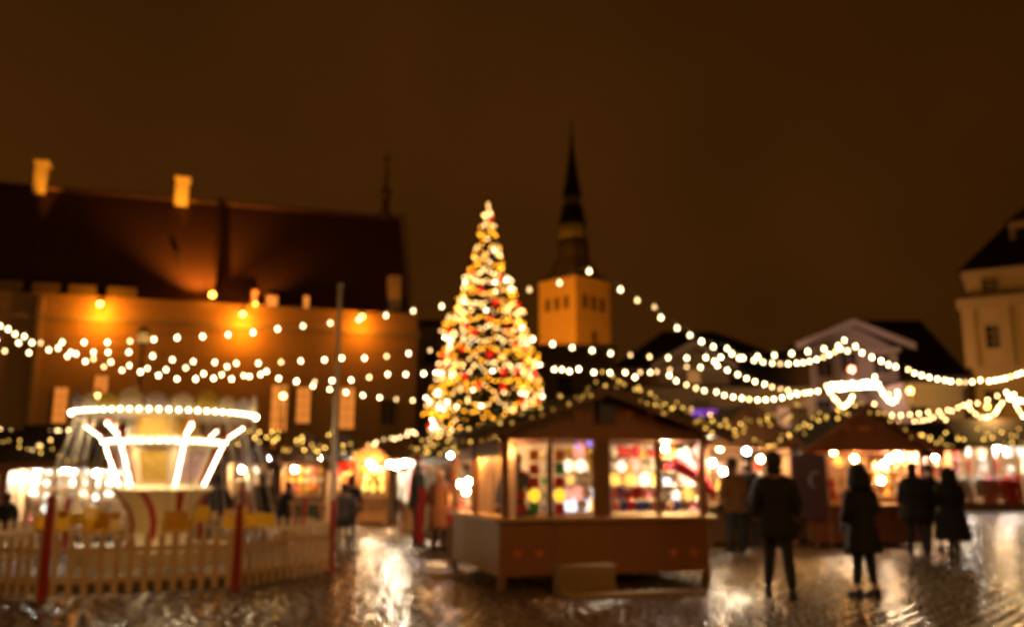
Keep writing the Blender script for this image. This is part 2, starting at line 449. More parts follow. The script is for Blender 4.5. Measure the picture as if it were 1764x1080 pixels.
# corner of the tower towards the camera at pixel 992; left face narrower
cx = P(992, 540, 198).x - CH.o.x
fl_ = Vector((L0 - CH.o.x, 6.0)); fr_ = Vector((L1 - CH.o.x, 6.6)); fc = Vector((cx, -2.4)); fb = Vector((L0+L1-2*CH.o.x-cx, 15.0))
quad = [fc, fr_, fb, fl_]
def qp(z, s=1.0):
    c = sum(quad, Vector((0,0)))/4
    return [(c.x+(q.x-c.x)*s, c.y+(q.y-c.y)*s, z) for q in quad]
MB().hexa(qp(0)+qp(zb)).build('tower_wall', och, ch)
MB().hexa(qp(zb, 1.0)+qp(zb+.8, 1.03)).build('cornice', och, ch)
MB().hexa(qp(zb*.80, 1.02)+qp(zb*.80+.4, 1.02)).build('string_course', och, ch)
dk = mat('louvre_dark', (.06,.035,.02), .8)
def face_openings(A, B, n, z0, z1, m):
    d = (B-A); nrm = Vector((d.y, -d.x)).normalized()
    for i in range(n):
        c = A + d*((i+1)/(n+1)); h = d.normalized()*.75
        o0 = c - h - nrm*.0; o1 = c + h
        q = MB(); vs = []
        for z in (z0, z1):
            for p_, k in ((o0, .12), (o1, .12), (o1, -.2), (o0, -.2)):
                vs.append((p_.x+nrm.x*k, p_.y+nrm.y*k, z))
        q.hexa(vs); q.build('belfry_opening', m, ch)
face_openings(fl_, fc, 3, P(950,532,200).z, P(950,510,200).z, dk)
face_openings(fc, fr_, 3, P(1015,532,200).z, P(1015,508,200).z, dk)
face_openings(fc, fr_, 1, P(1015,600,200).z, P(1015,568,200).z, dk)
cc = sum(quad, Vector((0,0)))/4
ztip = P(985, 235, 205).z
def zz(py): return P(985, py, 205).z - zb
ccx = P(988, 450, 205).x - CH.o.x
prof = [(8.2, .8), (7.0, 2.0), (5.0, zz(458)), (3.9, zz(445)), (3.6, zz(412))]
MB().lathe(prof, 8, (ccx, cc.y, zb)).build('spire_base', cop, ch)
MB().lathe([(3.2, zz(412)), (3.2, zz(385))], 8, (ccx, cc.y, zb)).build('lantern', copl, ch)
MB().lathe([(3.5, zz(386)), (3.2, zz(378)), (2.5, zz(352))], 8, (ccx, cc.y, zb)).build('spire_tier', cop, ch)
MB().lathe([(2.0, zz(352)), (2.0, zz(336))], 8, (ccx, cc.y, zb)).build('lantern', copl, ch)
MB().lathe([(2.5, zz(336)), (1.9, zz(318)), (1.5, zz(300)), (.7, zz(262)), (.3, zz(235)), (.12, zz(205))], 8, (ccx, cc.y, zb)).build('spire', cop, ch)
MB().ball((ccx, cc.y, zb+zz(238)), .7, 8).build('spire_ball', copl, ch)
fl1 = CH.o + Vector((-26, -40, 26)); 
spot('tower_flood', fl1, CH.o + Vector((-4, 2, 36)), 150000, (1,.30,.015), 50, 1, .7)
spot('tower_flood', CH.o + Vector((26, -46, 26)), CH.o + Vector((5, 2, 34)), 38000, (1,.30,.015), 44, 1, .7)

# ---- generic building
def building(name, label, cat, px0, px1, Y, deg, depth, ze_py, wall_m, roof_m, roof='hip', zr_add=4, wins=(), frame_m=None, over=.3):
    p0 = P(px0, 700, Y); F = Frame((p0.x, Y, 0), deg)
    w = F.hit(px1, 700)[0]; h = F.hit((px0+px1)/2, ze_py)[1]
    b = empty(name, F.o, F.a, label, cat)
    MB().box(0, w, 0, depth, 0, h).build('wall', wall_m, b)
    MB().box(-.2, w+.2, -.25, depth+.2, h, h+.3).build('cornice', frame_m or wall_m, b)
    H = h+.3
    if roof == 'hip':
        i = min(w*.35, depth/2)
        MB().add([(-over,-over,H),(w+over,-over,H),(w+over,depth+over,H),(-over,depth+over,H),(i,depth/2,H+zr_add),(w-i,depth/2,H+zr_add)],
             [(0,3,2,1),(0,1,5,4),(1,2,5),(2,3,4,5),(3,0,4)]).build('roof', roof_m, b)
    elif roof == 'side':
        MB().add([(-over,-over,H),(w+over,-over,H),(w+over,depth+over,H),(-over,depth+over,H),(-over,depth/2,H+zr_add),(w+over,depth/2,H+zr_add)],
             [(0,3,2,1),(0,1,5,4),(1,2,5),(2,3,4,5),(3,0,4)]).build('roof', roof_m, b)
    elif roof == 'gable':
        MB().add([(0,0.05,H),(w,0.05,H),(w/2,0.05,H+zr_add),(0,depth,H),(w,depth,H),(w/2,depth,H+zr_add)], [(0,1,2),(3,5,4),(0,3,4,1),(1,4,5,2),(2,5,3,0)]).build('gable_wall', wall_m, b)
        t = .3
        for sgn in (0, 1):
            xe = -over-.2 if sgn == 0 else w+over+.2; ze2 = H-.1
            MB().hexa([(xe,-.5,ze2),(w/2,-.5,H+zr_add+.05),(w/2,depth+.3,H+zr_add+.05),(xe,depth+.3,ze2),(xe,-.5,ze2+t),(w/2,-.5,H+zr_add+t+.05),(w/2,depth+.3,H+zr_add+t+.05),(xe,depth+.3,ze2+t)]).build('roof', roof_m, b)
            MB().hexa([(xe,-.62,ze2-.12),(w/2,-.62,H+zr_add-.07),(w/2,-.502,H+zr_add-.07),(xe,-.502,ze2-.12),(xe,-.62,ze2+t+.02),(w/2,-.62,H+zr_add+t+.07),(w/2,-.502,H+zr_add+t+.07),(xe,-.502,ze2+t+.02)]).build('verge_board', frame_m or wall_m, b)
    for (x0, y0, x1, y1, lit) in wins:
        a = F.hit(x0, y1, -.05); c = F.hit(x1, y0, -.05)
        window(b, a[0], c[0], a[1], c[1], -.06, frame_m or frame_w, lit if lit else pane_dark, 2, 3)
    return b, F, w, h
plas = mat('white_plaster', (0.42, 0.36, 0.31), 0.85, 0.1, .8, 0.1)
plas_y = mat('ochre_plaster', (0.50, 0.34, 0.15), 0.85, 0.12, .8, 0.1)
plas_g = mat('grey_plaster', (0.32, 0.25, 0.14), 0.85, 0.15, .8, 0.1)
darkroof = mat('dark_tile', (0.022, 0.012, 0.009), 0.8, 0.4, 2, 0.3)
greyroof = mat('grey_roof', (0.35, 0.28, 0.14), 0.8, 0.2, 1, 0.2)
trimw = mat('pale_trim', (0.46, 0.40, 0.36), 0.8, 0.1, 1, 0.05)
building('pediment_house', 'white plastered house with triangular pediment gable behind the right hand stalls', 'house', 1400, 1552, 60, 0, 14, 606, plas, darkroof, 'gable', 1.55,
         [(1408,622,1432,648,None),(1450,608,1474,640,None),(1505,612,1530,642,None),(1410,690,1430,735,None),(1498,690,1520,730,None)], trimw, .9)
building('dark_roofed_house', 'low house with long dark hipped roof left of the pediment house', 'house', 1060, 1398, 72, 0, 18, 640, plas_g, darkroof, 'hip', 4.6, [(1290,690,1310,730,None)], plas_g)
building('dark_roofed_house', 'house with big dark tiled roof between pediment house and ochre corner house', 'house', 1545, 1668, 66, 0, 14, 655, plas, darkroof, 'side', 5.6, [(1590,690,1610,720,None)], trimw)
building('white_annexe', 'low white annexe with window right of the pediment house', 'house', 1562, 1660, 54, 0, 8, 668, plas, darkroof, 'side', .5, [(1568,700,1596,730,None)], trimw)
building('long_white_shop', 'long low white shop front with flat eaves below the dark roofs', 'shop', 1100, 1402, 56, 0, 8, 676, plas, darkroof, 'side', .6,
         [(1200,690,1222,700,None),(1340,702,1358,735,glow('shop_glow',(1,.55,.35),.35,False)),(1372,702,1390,735,None)], trimw)
building('small_gabled_house', 'small gabled house with pale verge boards, roof peak left of the dark roof', 'house', 1135, 1258, 64, 0, 9, 640, plas_g, darkroof, 'gable', 1.6, [(1185,640,1205,660,glow('dim_window',(1,.5,.15),.3,False))], trimw, .3)
building('grey_house', 'dim grey house with wide roof in front of the church tower', 'house', 925, 1062, 90, 0, 16, 602, plas_g, greyroof, 'side', 1.5, [(960,650,985,680,None)], plas_g)
building('dark_house', 'dark narrow house between the town hall and christmas tree', 'house', 716, 800, 84, 0, 14, 560, plas_g, darkroof, 'side', 1.5, [(735,600,750,625,None)], darkroof)
# ochre corner house on the right
ob, OF, ow, oh = building('ochre_corner_house', 'tall ochre corner house with double cornice and steep dark roof at right edge', 'house', 1684, 2130, 55, -30, 14, 452, plas_y, darkroof, 'hip', 6.2,
         [(1692,480,1718,503,None),(1700,560,1726,600,None),(1752,380,1790,432,None),(1690,670,1715,715,None),(1790,545,1815,600,None)][:2]+[(1700,672,1722,712,None),(1800,470,1830,500,None),(1800,555,1830,600,None)], plas_y, .4)
a = OF.hit(1655, 528); b2 = OF.hit(1764, 515)
MB().box(-.6, ow+.5, -.75, .01, a[1]-.25, a[1]+.35).build('cornice', plas_y, ob)
c = OF.hit(1700, 635)[1]
MB().box(-.1, ow+.1, -.2, .01, c-.15, c+.15).build('string_course', plas_y, ob)
for px in (1672, 1735):
    x = OF.hit(px, 600)[0]
    MB().box(x-.35, x+.35, -.18, .01, c+.151, a[1]-.252).build('pilaster', plas_y, ob)
x, z = OF.hit(1760, 408, 3.6)
dm = MB().box(x-.7, x+.9, 2.4, 5, z-1.3, z+.8).build('dormer', plas_y, ob)
MB().box(x-.35, x+.5, 2.35, 2.397, z-.8, z+.3).build('pane', pane_dark, dm)
MB().add([(x-.9,2.2,z+.8),(x+1.1,2.2,z+.8),(x+.1,2.2,z+1.5),(x-.9,5,z+.8),(x+1.1,5,z+.8),(x+.1,5,z+1.5)], [(0,1,2),(3,5,4),(0,3,4,1),(1,4,5,2),(2,5,3,0)]).build('dormer_roof', darkroof, dm)

# street lamps on the right buildings
WARM = (1.0, .55, .22)
def street_lamp(px, py, Y, label, pw, col, bcol, r=.16, B=1.2, h=None):
    p = P(px, py, Y)
    s = empty('street_lamp', (p.x, p.y, 0), 0, label, 'street lamp')
    MB().tube([(0,0,0),(0,0,p.z-.5),(0,0,p.z-.25)], [.09,.05,.04], 8).build('pole', blackm, s)
    MB().lathe([(.05,-.27),(.2,-.2),(.22,-.17)], 8, (0,0,p.z)).build('lamp_base', blackm, s)
    MB().lathe([(.24,.22),(.2,.3),(.05,.42)], 8, (0,0,p.z)).build('lamp_cap', blackm, s)
    MB().ball((0,0,p.z), r, 10).build('bulb', glow('lamp_%d' % px, bcol, lum(r, Y, B), False), s)
    if pw: point('lamp_light', (0, -.5, p.z), pw, col, .2, s)
    return s
street_lamp(1567, 673, 50, 'lit lamp on a post before the white annexe', 900, (1,.5,.12), (1,.75,.3), .16, 1.3)
street_lamp(1466, 637, 56, 'lamp glowing pinkish red in front of the pediment house', 650, (1,.55,.42), (1,.22,.10), .22, .9)
street_lamp(1113, 661, 78, 'amber lamp behind the kiosk roof peak', 6000, (1,.6,.2), (1,.42,.16), .25, .8)
street_lamp(247, 583, 30, 'large dim amber lamp before the town hall wall', 0, SOD, (1,.5,.12), .22, .55)
street_lamp(1700, 700, 44, 'amber lamp hidden behind light swags near the ochre corner house', 480, (1,.55,.16), (1,.6,.2), .12, .8)
street_lamp(488, 682, 46, 'bright white lamp before the tall lit windows of the town hall', 500, (1,.5,.1), (1,.8,.5), .14, 1.5)
street_lamp(168, 683, 46, 'bright lamp above the carousel canopy before the town hall', 500, (1,.5,.1), (1,.75,.4), .13, 1.4)
# purple illuminated shop sign
s0 = P(1196, 718, 55.2); s1 = P(1296, 703, 55.2)
sg = MB().box(s0.x, s1.x, 55.1, 55.4, s0.z, s1.z).build('shop_sign', blackm); tag(sg, 'dark shop sign board with violet and pink lit letters on the white shop front', 'shop sign')
for i, (a_, b_, c_) in enumerate(((1192,1212,(.35,.12,.9)),(1216,1236,(.4,.1,.8)),(1250,1270,(.4,.15,1)),(1274,1290,(.9,.12,.5)),(1293,1312,(.8,.1,.6)))):
    q0 = P(a_, 716, 55); q1 = P(b_, 705, 55)
    MB().box(q0.x, q1.x, 54.97, 55.09, q0.z, q1.z).build('lit_letter_block', glow('violet_%d' % i, c_, .55, False), sg)

# ================================================================== CHRISTMAS TREE
TY = 40.0
tb = P(838, 760, TY)
tx_, tz_top = P(840, 352, TY).x, P(840, 352, TY).z
ct = empty('christmas_tree', (tb.x, TY, 0), 0, 'tall conical christmas tree covered in cream and amber lights and glowing red baubles', 'christmas tree')
MB().tube([(0,0,0),(0,0,tz_top*.5),(.03,0,tz_top-.3)], [.32,.2,.03], 10).build('trunk', bark, ct)
zlow = 2.4
Rb = 105/1500*40*1.12
PROF = [(352,3),(400,13),(450,26),(480,36),(500,44),(520,55),(562,68),(600,76),(640,86),(676,90),(704,97),(740,100),(790,98)]
def trad(z):
    t = (z-CAMZ)/TY; v = (t*CT - ST)/(CT + t*ST); py = 540 - v*FPX
    for (a0, b0), (a1, b1) in zip(PROF[:-1], PROF[1:]):
        if py <= a1: return (b0 + (b1-b0)*max(0, py-a0)/(a1-a0))/1500*TY
    return PROF[-1][1]/1500*TY
tr = random.Random(11)
fo = MB()
nb = 0
branches = []
zcur = zlow
while zcur < tz_top-.3:
    rr = trad(zcur); nbr = max(5, int(22*rr/Rb)+4)
    for j in range(nbr):
        a = 2*PI*j/nbr + tr.uniform(0, .5); l = rr*tr.uniform(.82, 1.1); z = zcur + tr.uniform(-.15, .15)
        branches.append((a, l, z))
    zcur += .36
for a, l, z in branches:
    ca_, sa_ = math.cos(a), math.sin(a); tip = z - .22*l + .05
    n = max(3, int(l/.16))
    for k in range(1, n+1):
        t = k/n; r = l*t; zz_ = z + (tip-z)*t - .1*math.sin(PI*t)
        for q in range(5):
            w = (.30*(1-t)+.14)*tr.uniform(.6, 1.2); da = tr.uniform(-1, 1)
            cxp = r*ca_ - sa_*da*w*.6; cyp = r*sa_ + ca_*da*w*.6; cz = zz_ + tr.uniform(-.09, .06)
            dx, dy = ca_*.16 - sa_*da*.18, sa_*.16 + ca_*da*.18
            fo.add([(cxp, cyp, cz), (cxp+dx-sa_*.03, cyp+dy+ca_*.03, cz-.04), (cxp+dx+sa_*.03, cyp+dy-ca_*.03, cz-.02+tr.uniform(-.05,.05))], [(0,1,2)])
for a, l, z in branches[::2]:
    fo.tube([(0,0,z),(l*.95*math.cos(a), l*.95*math.sin(a), z-.2*l)], [.03,.008], 4, 0, False)
foo = fo.build('crown', needle, ct); tag(foo, kind='stuff')
def bulb_shape(): return MB().ball((0,0,0), 1.0, 6)
br = 0.042
cols = [('tree_cream', (1, .55, .17), .60), ('tree_pale', (1, .66, .27), .80), ('tree_amber', (1, .36, .015), .60), ('tree_bright', (1, .85, .55), 1.9), ('tree_dim', (1,.50,.15), .26)]
tm = [glow(n_, c_, lum(br, TY, B_), False) for n_, c_, B_ in cols]
spots = []
# swagged light chains: loops between branch tips on each tier
z = zlow + .2
ti = 0
while z < tz_top - .2:
    rr = trad(z)*1.0; nsw = max(3, int(2*PI*rr/1.35)); a0 = tr.uniform(0, 6)
    amber = (ti % 3 == 1)
    for j in range(nsw):
        m = max(4, int(2*PI*rr/nsw/.175)); sag = min(.42, 2*PI*rr/nsw*.3)*tr.uniform(.5, 1.2)
        for k in range(m):
            t = k/m; a = a0 + 2*PI*(j+t)/nsw
            zz_ = z - sag*4*t*(1-t) + tr.uniform(-.07,.07)
            r = trad(zz_)*tr.uniform(.80, 1.06)*(1+.07*math.sin(3*a+zz_*2.1)+.05*math.sin(5*a-zz_*3.3)) + .04
            spots.append((r*math.cos(a), r*math.sin(a), zz_, 2 if amber else tr.choices([0,1,2,3,4],[.42,.20,.26,.05,.07])[0]))
    z += .50 if ti % 2 else .44; ti += 1
for k in range(6):
    spots.append((tr.uniform(-.07,.07), -.06, tz_top - .02 - k*.16, 0))
front = [s for s in spots if s[1] < 0.35*abs(trad(s[2]))]
tr.shuffle(front)
pf = set(id(s) for s in front[:300])
for s in front[:300]:
    put('tree_bulb', 'tree_bulb', bulb_shape, tm[s[3]], s[:3], sc=br, parent=ct)
mb = MB()
for s in spots:
    if id(s) not in pf: mb.ball(s[:3], br, 4, s[3])
tag(mb.build('tree_bulbs', tm, ct), kind='stuff')
redb = glow('red_bauble_glow', (1, .012, .004), 1.15, False)  # baubles emit by themselves, serving as red lamps
for (px, py) in ((844,377),(868,362+0),(760,570),(897,525),(765,572),(820,572),(806,565),(846,550),(875,570),(742,612),(778,612),(846,610),(735,632),(888,590),(904,600),(918,640),(805,648),(828,662),(868,668),(740,704),(776,697),(727,734),(922,648),(924,688),(855,520),(890,640),(868,640),(830,500),(812,470),(862,478),(800,600),(898,690)):
    if (px, py) == (868, 362): continue
    # lies on the cone surface in front
    p = P(px, py, TY); zl = p.z; rr = trad(zl); dx = max(-.93*rr, min(.93*rr, p.x - tb.x)); dy = -math.sqrt(max(.01, rr*rr - dx*dx))
    p = P(px, py, TY + dy - .1)
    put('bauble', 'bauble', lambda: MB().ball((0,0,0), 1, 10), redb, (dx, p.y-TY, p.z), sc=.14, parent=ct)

# ================================================================== OVERHEAD LIGHT STRINGS
sb_r = 0.030
def string(label, pts, Y0, Y1, B=2.7, col=(1,.72,.34), r=sb_r, group='light strings over the square', ext=True, sag=0, name='string_lights', Ys=None):
    n = len(pts); P3 = []
    for i, (px, py) in enumerate(pts):
        Y = (Y0 + (Y1-Y0)*i/max(1, n-1)) if Ys is None else Ys[i]
        P3.append(P(px, py, Y))
    o = P3[0]
    e_ = empty(name, o, 0, label, 'string lights', group)
    w = [p - o + Vector((0,0,r+.05)) for p in P3]
    MB().tube(w, .006, 4).build('wire', steel, e_)
    for p in P3:
        d = p.y; B_ = B * rnd.choices([1.25, 1, .6, .32], [.3, .5, .12, .08])[0]
        key = 'bulb_%s_%d_%.1f' % (('%.2f' % col[2]), int(d/4)*4+2, B_)
        m = MATS.get(key) or glow(key, col if B_ > .7*B else (1,.62,.25), lum(r, int(d/4)*4+2, B_))
        b = put('bulb', 'bulb', lambda: MB().lathe([(1e-4,-1),(.5,-.85),(.87,-.5),(1,0),(.87,.5),(.5,.85),(.35,1.1),(.35,1.5)], 8), m, p-o, sc=r, parent=e_, smooth=True)
    return e_
string('topmost light string left of the tree, rising towards its middle',
    [(800,520),(761,528),(712,536),(665,544),(618,551),(569,557),(522,562),(478,567),(436,573),(393,577),(349,580),(305,582),(265,585),(224,588),(185,590),(145,590),(107,590),(70,591),(32,591),(-6,586)], 15.5, 17)
string('second light string from the top, left of the tree, with a few dim bulbs',
    [(741,604),(704,609),(666,614),(628,617),(589,617),(559,620),(518,622),(484,624),(445,626),(407,626),(370,624.5),(333,623),(297,620),(263,613.5),(222,607),(186,607),(161,607),(131,610),(100,600),(55,590.6),(42,580),(14,567.5),(0,562)], 19, 17)
string('third light string left of the tree, nearly level beside its lower half',
    [(760,643),(730,644),(699,645),(668,645),(636,650),(605,655),(572,656),(542,658),(511,657),(480,652),(459,640),(391,632),(320,634),(286,637),(254,635),(223,630),(191,624),(161,618.6),(122,607),(84,603),(26,576)], 22, 18)
string('lowest light string left of the tree, running past the white mast',
    [(770,693),(740,692),(711,690),(682.5,688),(654,685),(625,681),(596,676),(568,671),(539,665),(510,659),(480,652.4),(449,645),(420,647),(382,646),(351,644)], 24, 22)
string('light string in the left sky that dips over the carousel canopy',
    [(430,649),(399,653),(368,652),(337,653),(305,653),(273,647),(242,641),(210,638),(179,632),(147,623),(116,614),(50,608),(8,605),(-20,600)], 22, 18)
string('highest light string right of the tree, crossing the church tower',
    [(912,499.7),(964,488),(1015,468),(1069,499.5),(1098,518),(1127.5,529.5),(1138.5,547.6),(1166.5,565.5),(1188.6,577.8),(1208.6,588.6),(1228.8,597.6),(1252.7,600.8),(1261,609.8),(1280,617),(1298.8,621),(1314.5,624),(1330.4,626),(1344,627),(1358,627),(1372.7,625.7),(1383.5,625),(1394.7,622.7),(1406.8,619.4),(1418,615.7),(1428.5,611),(1439,606),(1448,601),(1454.7,586.4)], 11, 26)
string('short light string meeting the high string at its peak before the pediment',
    [(1040,476),(1273.7,617),(1305,615),(1334,612.4),(1364,609.4),(1391.6,605.7),(1419.6,601.3),(1444,596),(1460,604.8)][1:], 16, 18)
string('long light string sagging from the pediment peak to the right edge',
    [(1473.7,597),(1485,608),(1502,615.7),(1518,622),(1530.4,628.5),(1543,632),(1564.5,636.8),(1575.4,643),(1588,647),(1601,650.4),(1615,653),(1627.6,655),(1638,657),(1652,658),(1663,658.6),(1675,658),(1689,655),(1704,657),(1714.7,655.5),(1723.6,653.5),(1732.6,651.4),(1741.5,648.7),(1751.4,646),(1760,642.5),(1772,637)], 20, 24)
string('light string from the tree across the foot of church tower, then falling right',
    [(918,584.7),(952,593),(985.7,599),(1020,604),(1052,609),(1086,612),(1119,615),(1151,616.5),(1183,617),(1216,616),(1231,622.6),(1253,638),(1271,645.5),(1286,652),(1300.6,657.5),(1317,662),(1330,666.5),(1344.7,670),(1357.5,672.6),(1370.6,677),(1384.5,677),(1396,676),(1409,674)], 16, 26)
string('level light string just above the kiosk roof peak',
    [(955,636.7),(968,636.7),(981,640),(997,636),(1023,641.7),(1050.7,642),(1077,642),(1103,641.5),(1120,642),(1131.6,640.5),(1154,637),(1183,632),(1206.7,633),(1236,630),(1241.6,615.5)], 20, 24)
string('light string hanging in a low curve right of the kiosk roof',
    [(1067.8,656.7),(1094,650),(1153,647),(1165,656),(1182.7,663),(1199,669),(1213.5,673),(1234,675.3),(1247.8,681),(1263,684),(1278,686),(1290.6,688),(1305,689),(1319,688.6),(1333,687.5),(1347.6,685.5),(1361,682),(1374,679),(1388,677)][1:], 22, 26, 2.8)
# dense bulb bar with swags (right)
bar = [(1424+i*4.4, 668-i*.33 + (3 if i % 2 else -3)) for i in range(20)]
string('dense glaring bar of white bulbs high before the pediment house', bar, 24, 26, 6.0, (1,.82,.5), .04, 'dense bulb bars and their swags')
string('swag of bulbs hanging from left end of the dense bulb bar', [(1430,676),(1434,682),(1438,687),(1443,692),(1448,698),(1454,700),(1460,696),(1465,690),(1468,684)], 25, 25, 2.6, (1,.62,.25), .036, 'dense bulb bars and their swags')
string('swag of bulbs hanging from right end of the dense bulb bar', [(1507,650),(1513,662),(1517,670),(1521,678),(1526,685),(1531,690),(1537,693),(1543,689),(1547,682),(1546,676),(1531,680)], 25, 25, 3.2, (1,.68,.32), .036, 'dense bulb bars and their swags')
string('lower light string over right hand stalls, climbing to the right edge',
    [(1506,696),(1493,700),(1491,707.5),(1505,712.7),(1520.7,714),(1536.6,715.4),(1552,715.4),(1567.6,714.4),(1583,712.7),(1598.7,710),(1617.7,708.6),(1633,706.5),(1650.7,702),(1659.6,698),(1670,694),(1684,694.7),(1701,689),(1718,682),(1734,676.6)], 26, 28, 1.5, (1,.62,.25))
string('second row of bulbs hanging just under the lower right string', [(1511,720),(1524,722.6),(1531,724),(1547,726),(1575,725.7),(1584.7,725),(1592,724),(1601,722),(1608,719),(1622,716),(1629,723),(1640,708)], 28, 28, 1.1, (1,.56,.22))
string('deep swag of bulbs near the right edge below the ochre house', [(1666,699),(1671,704),(1674.5,708),(1680.6,713),(1689,718.5),(1694,719),(1699,719),(1704,718),(1709.5,716),(1713,713),(1716,710),(1719,705),(1722,700),(1726,694)], 27, 27, 1.5, (1,.62,.25))
string('cluster of bulbs in a short bar at the right edge', [(1734,676),(1738,686),(1743,688),(1746.7,680),(1751,689),(1756,690),(1761,691),(1767,692),(1751,698),(1755,706.5),(1759,712.7),(1763,717)], 27, 27, 2.4, (1,.70,.32))
string('cream light string rising from left of the alley towards the tree foot', [(634,766),(645,766),(648,762),(661,757),(674,755),(680,756),(689,753),(701,750),(703,744),(711,744),(716,747)], 26, 26, .95, (1,.62,.27))
string('upper row of close bulbs over the stalls at the left edge', [(0,740),(5,746),(18,742),(22,752),(38,743),(39,756),(50,759),(52,744),(60,743),(70,744),(77,744),(86,743),(98,742),(103,743),(118,741)], 22, 22, .95, (1,.62,.25))
string('sparse lower row of amber bulbs over the stalls at the left edge', [(7,782),(24,782),(40,777),(43,788),(56,775),(66,767),(70,768),(87,758)], 21, 21, .5, (1,.55,.13))

# unseen strings added over the camera to light the kiosk and fence fronts
def fill_string(label, a, b, n, pw):
    a = Vector(a); b = Vector(b)
    e_ = empty('string_lights', a, 0, label, 'string lights', 'light strings over the square')
    at = lambda t: (b-a)*t + Vector((0,0,-2.2*t*(1-t)))
    MB().tube([at(i/24)+Vector((0,0,.07)) for i in range(25)], .006, 4).build('wire', steel, e_)
    m = mat('fill_bulb_%d' % pw, (.8,.8,.8), .4, 0, 1, 0, emit=(1,.50,.14), es=1.2*pw/(4*PI*PI*sb_r**2))
    for i in range(n):
        put('bulb', 'bulb', None, m, at((i+.5)/n), sc=sb_r, parent=e_, smooth=True)
fill_string('added unseen light string over the near square, left of where the camera stands', (-14, 2.5, 5.0), (1, -1.5, 5.6), 26, 20)
fill_string('added unseen light string over the near square, crossing above where the camera stands', (-5, -3.0, 5.2), (12, 1.0, 5.2), 26, 20)
fill_string('added unseen light string over the near square, right of where the camera stands', (2, 2.0, 5.6), (17, 4.0, 5.0), 24, 14)
# masts
def mast(px, pyb, pyt, label, Y=None, r=.045):
    b = G(px, pyb) if Y is None else Vector((P(px, pyb, Y).x, Y, 0))
    top = P(px+14, pyt, b.y).z
    m = empty('mast', b, 0, label, 'mast')
    MB().lathe([(.14,0),(.14,.04),(r,.06),(r*.8,top)], 10).build('pole', greym, m)
    MB().ball((0,0,top+.03), .06, 8).build('finial', greym, m)
mast(568, 975, 495, 'slim pale metal mast behind the red corner post of the picket fence', r=.05)

# ================================================================== CAROUSEL
CC = Vector((P(281, 800, 14.1).x, 14.1, 0))
ca_o = empty('swing_carousel', CC, 0, 'small vintage swing carousel with glowing bulb ring, cream body and yellow chairs', 'carousel')
MB().lathe([(2.35,.0),(2.35,.16),(2.3,.20)], 40).build('base_platform', mat('platform_grey', (.16,.13,.10), .5), ca_o)
MB().lathe([(1.25,.202),(1.25,.42),(1.2,.44)], 32).build('base_drum', cream, ca_o)
carp = mat('carousel_cream', (0.85, 0.74, 0.52), 0.35, 0.12, 3, 0.05)
n8 = 8
# lower bowl: gores alternating cream and red
pr = [(.50,.44),(.46,.60),(.46,.80),(.52,1.0),(.64,1.18),(.73,1.26)]
for j in range(32):
    a0 = 2*PI*j/32; a1 = 2*PI*(j+1)/32
    vs = []; 
    for i, (r, z) in enumerate(pr):
        sh = .12*math.sin(i*.9)
        vs += [(r*math.cos(a0+sh), r*math.sin(a0+sh), z), (r*math.cos(a1+sh), r*math.sin(a1+sh), z)]
    g_ = MB().add(vs, [(2*i, 2*i+1, 2*i+3, 2*i+2) for i in range(len(pr)-1)])
    g_.build('bowl_gore', redp if j % 4 == 0 else carp, ca_o)
MB().lathe([(.3,1.255),(.76,1.26),(.79,1.29),(.76,1.33),(.62,1.36)], 32).build('ledge', carp, ca_o)
# body panels (octagon, widening upwards)
pic = [mat('panel_green', (.30,.42,.18), .4, .6, 9, 0), mat('panel_mauve', (.50,.34,.40), .4, .6, 9, 0), mat('panel_gold', (.5,.33,.08), .4, .5, 9, 0), mat('panel_blue', (.45,.42,.30), .4, .6, 9, 0)]
zb0, zb1, rb0, rb1 = 1.36, 1.95, .56, .76
OA = R(-111)
for j in range(6):
    a0 = OA + 2*PI*j/6; a1 = OA + 2*PI*(j+1)/6
    def pt(t, h, dr=0):
        r = rb0+(rb1-rb0)*h + dr; z = zb0+(zb1-zb0)*h
        A = Vector((r*math.cos(a0), r*math.sin(a0), z)); B = Vector((r*math.cos(a1), r*math.sin(a1), z))
        return A.lerp(B, t)
    MB().add([pt(0,0),pt(1,0),pt(1,1),pt(0,1)], [(0,1,2,3)]).build('body_panel', carp, ca_o)
    MB().add([pt(.2,.1,.012),pt(.8,.1,.012),pt(.8,.88,.012),pt(.2,.88,.012),pt(.2,.1,.001),pt(.8,.1,.001),pt(.8,.88,.001),pt(.2,.88,.001)], [(0,1,2,3),(4,5,1,0),(5,6,2,1),(6,7,3,2),(7,4,0,3)]).build('painted_picture', pic[(2,1,0,3,2,1)[j]], ca_o)
MB().lathe([(.78,1.95),(.84,1.99),(.84,2.06),(.78,2.10),(.55,2.11)], 32).build('upper_cornice', carp, ca_o)
MB().lathe([(.55,2.11),(.50,2.3),(.45,2.5)], 16).build('neck', mat('carousel_ochre', (.45,.30,.08), .4), ca_o)
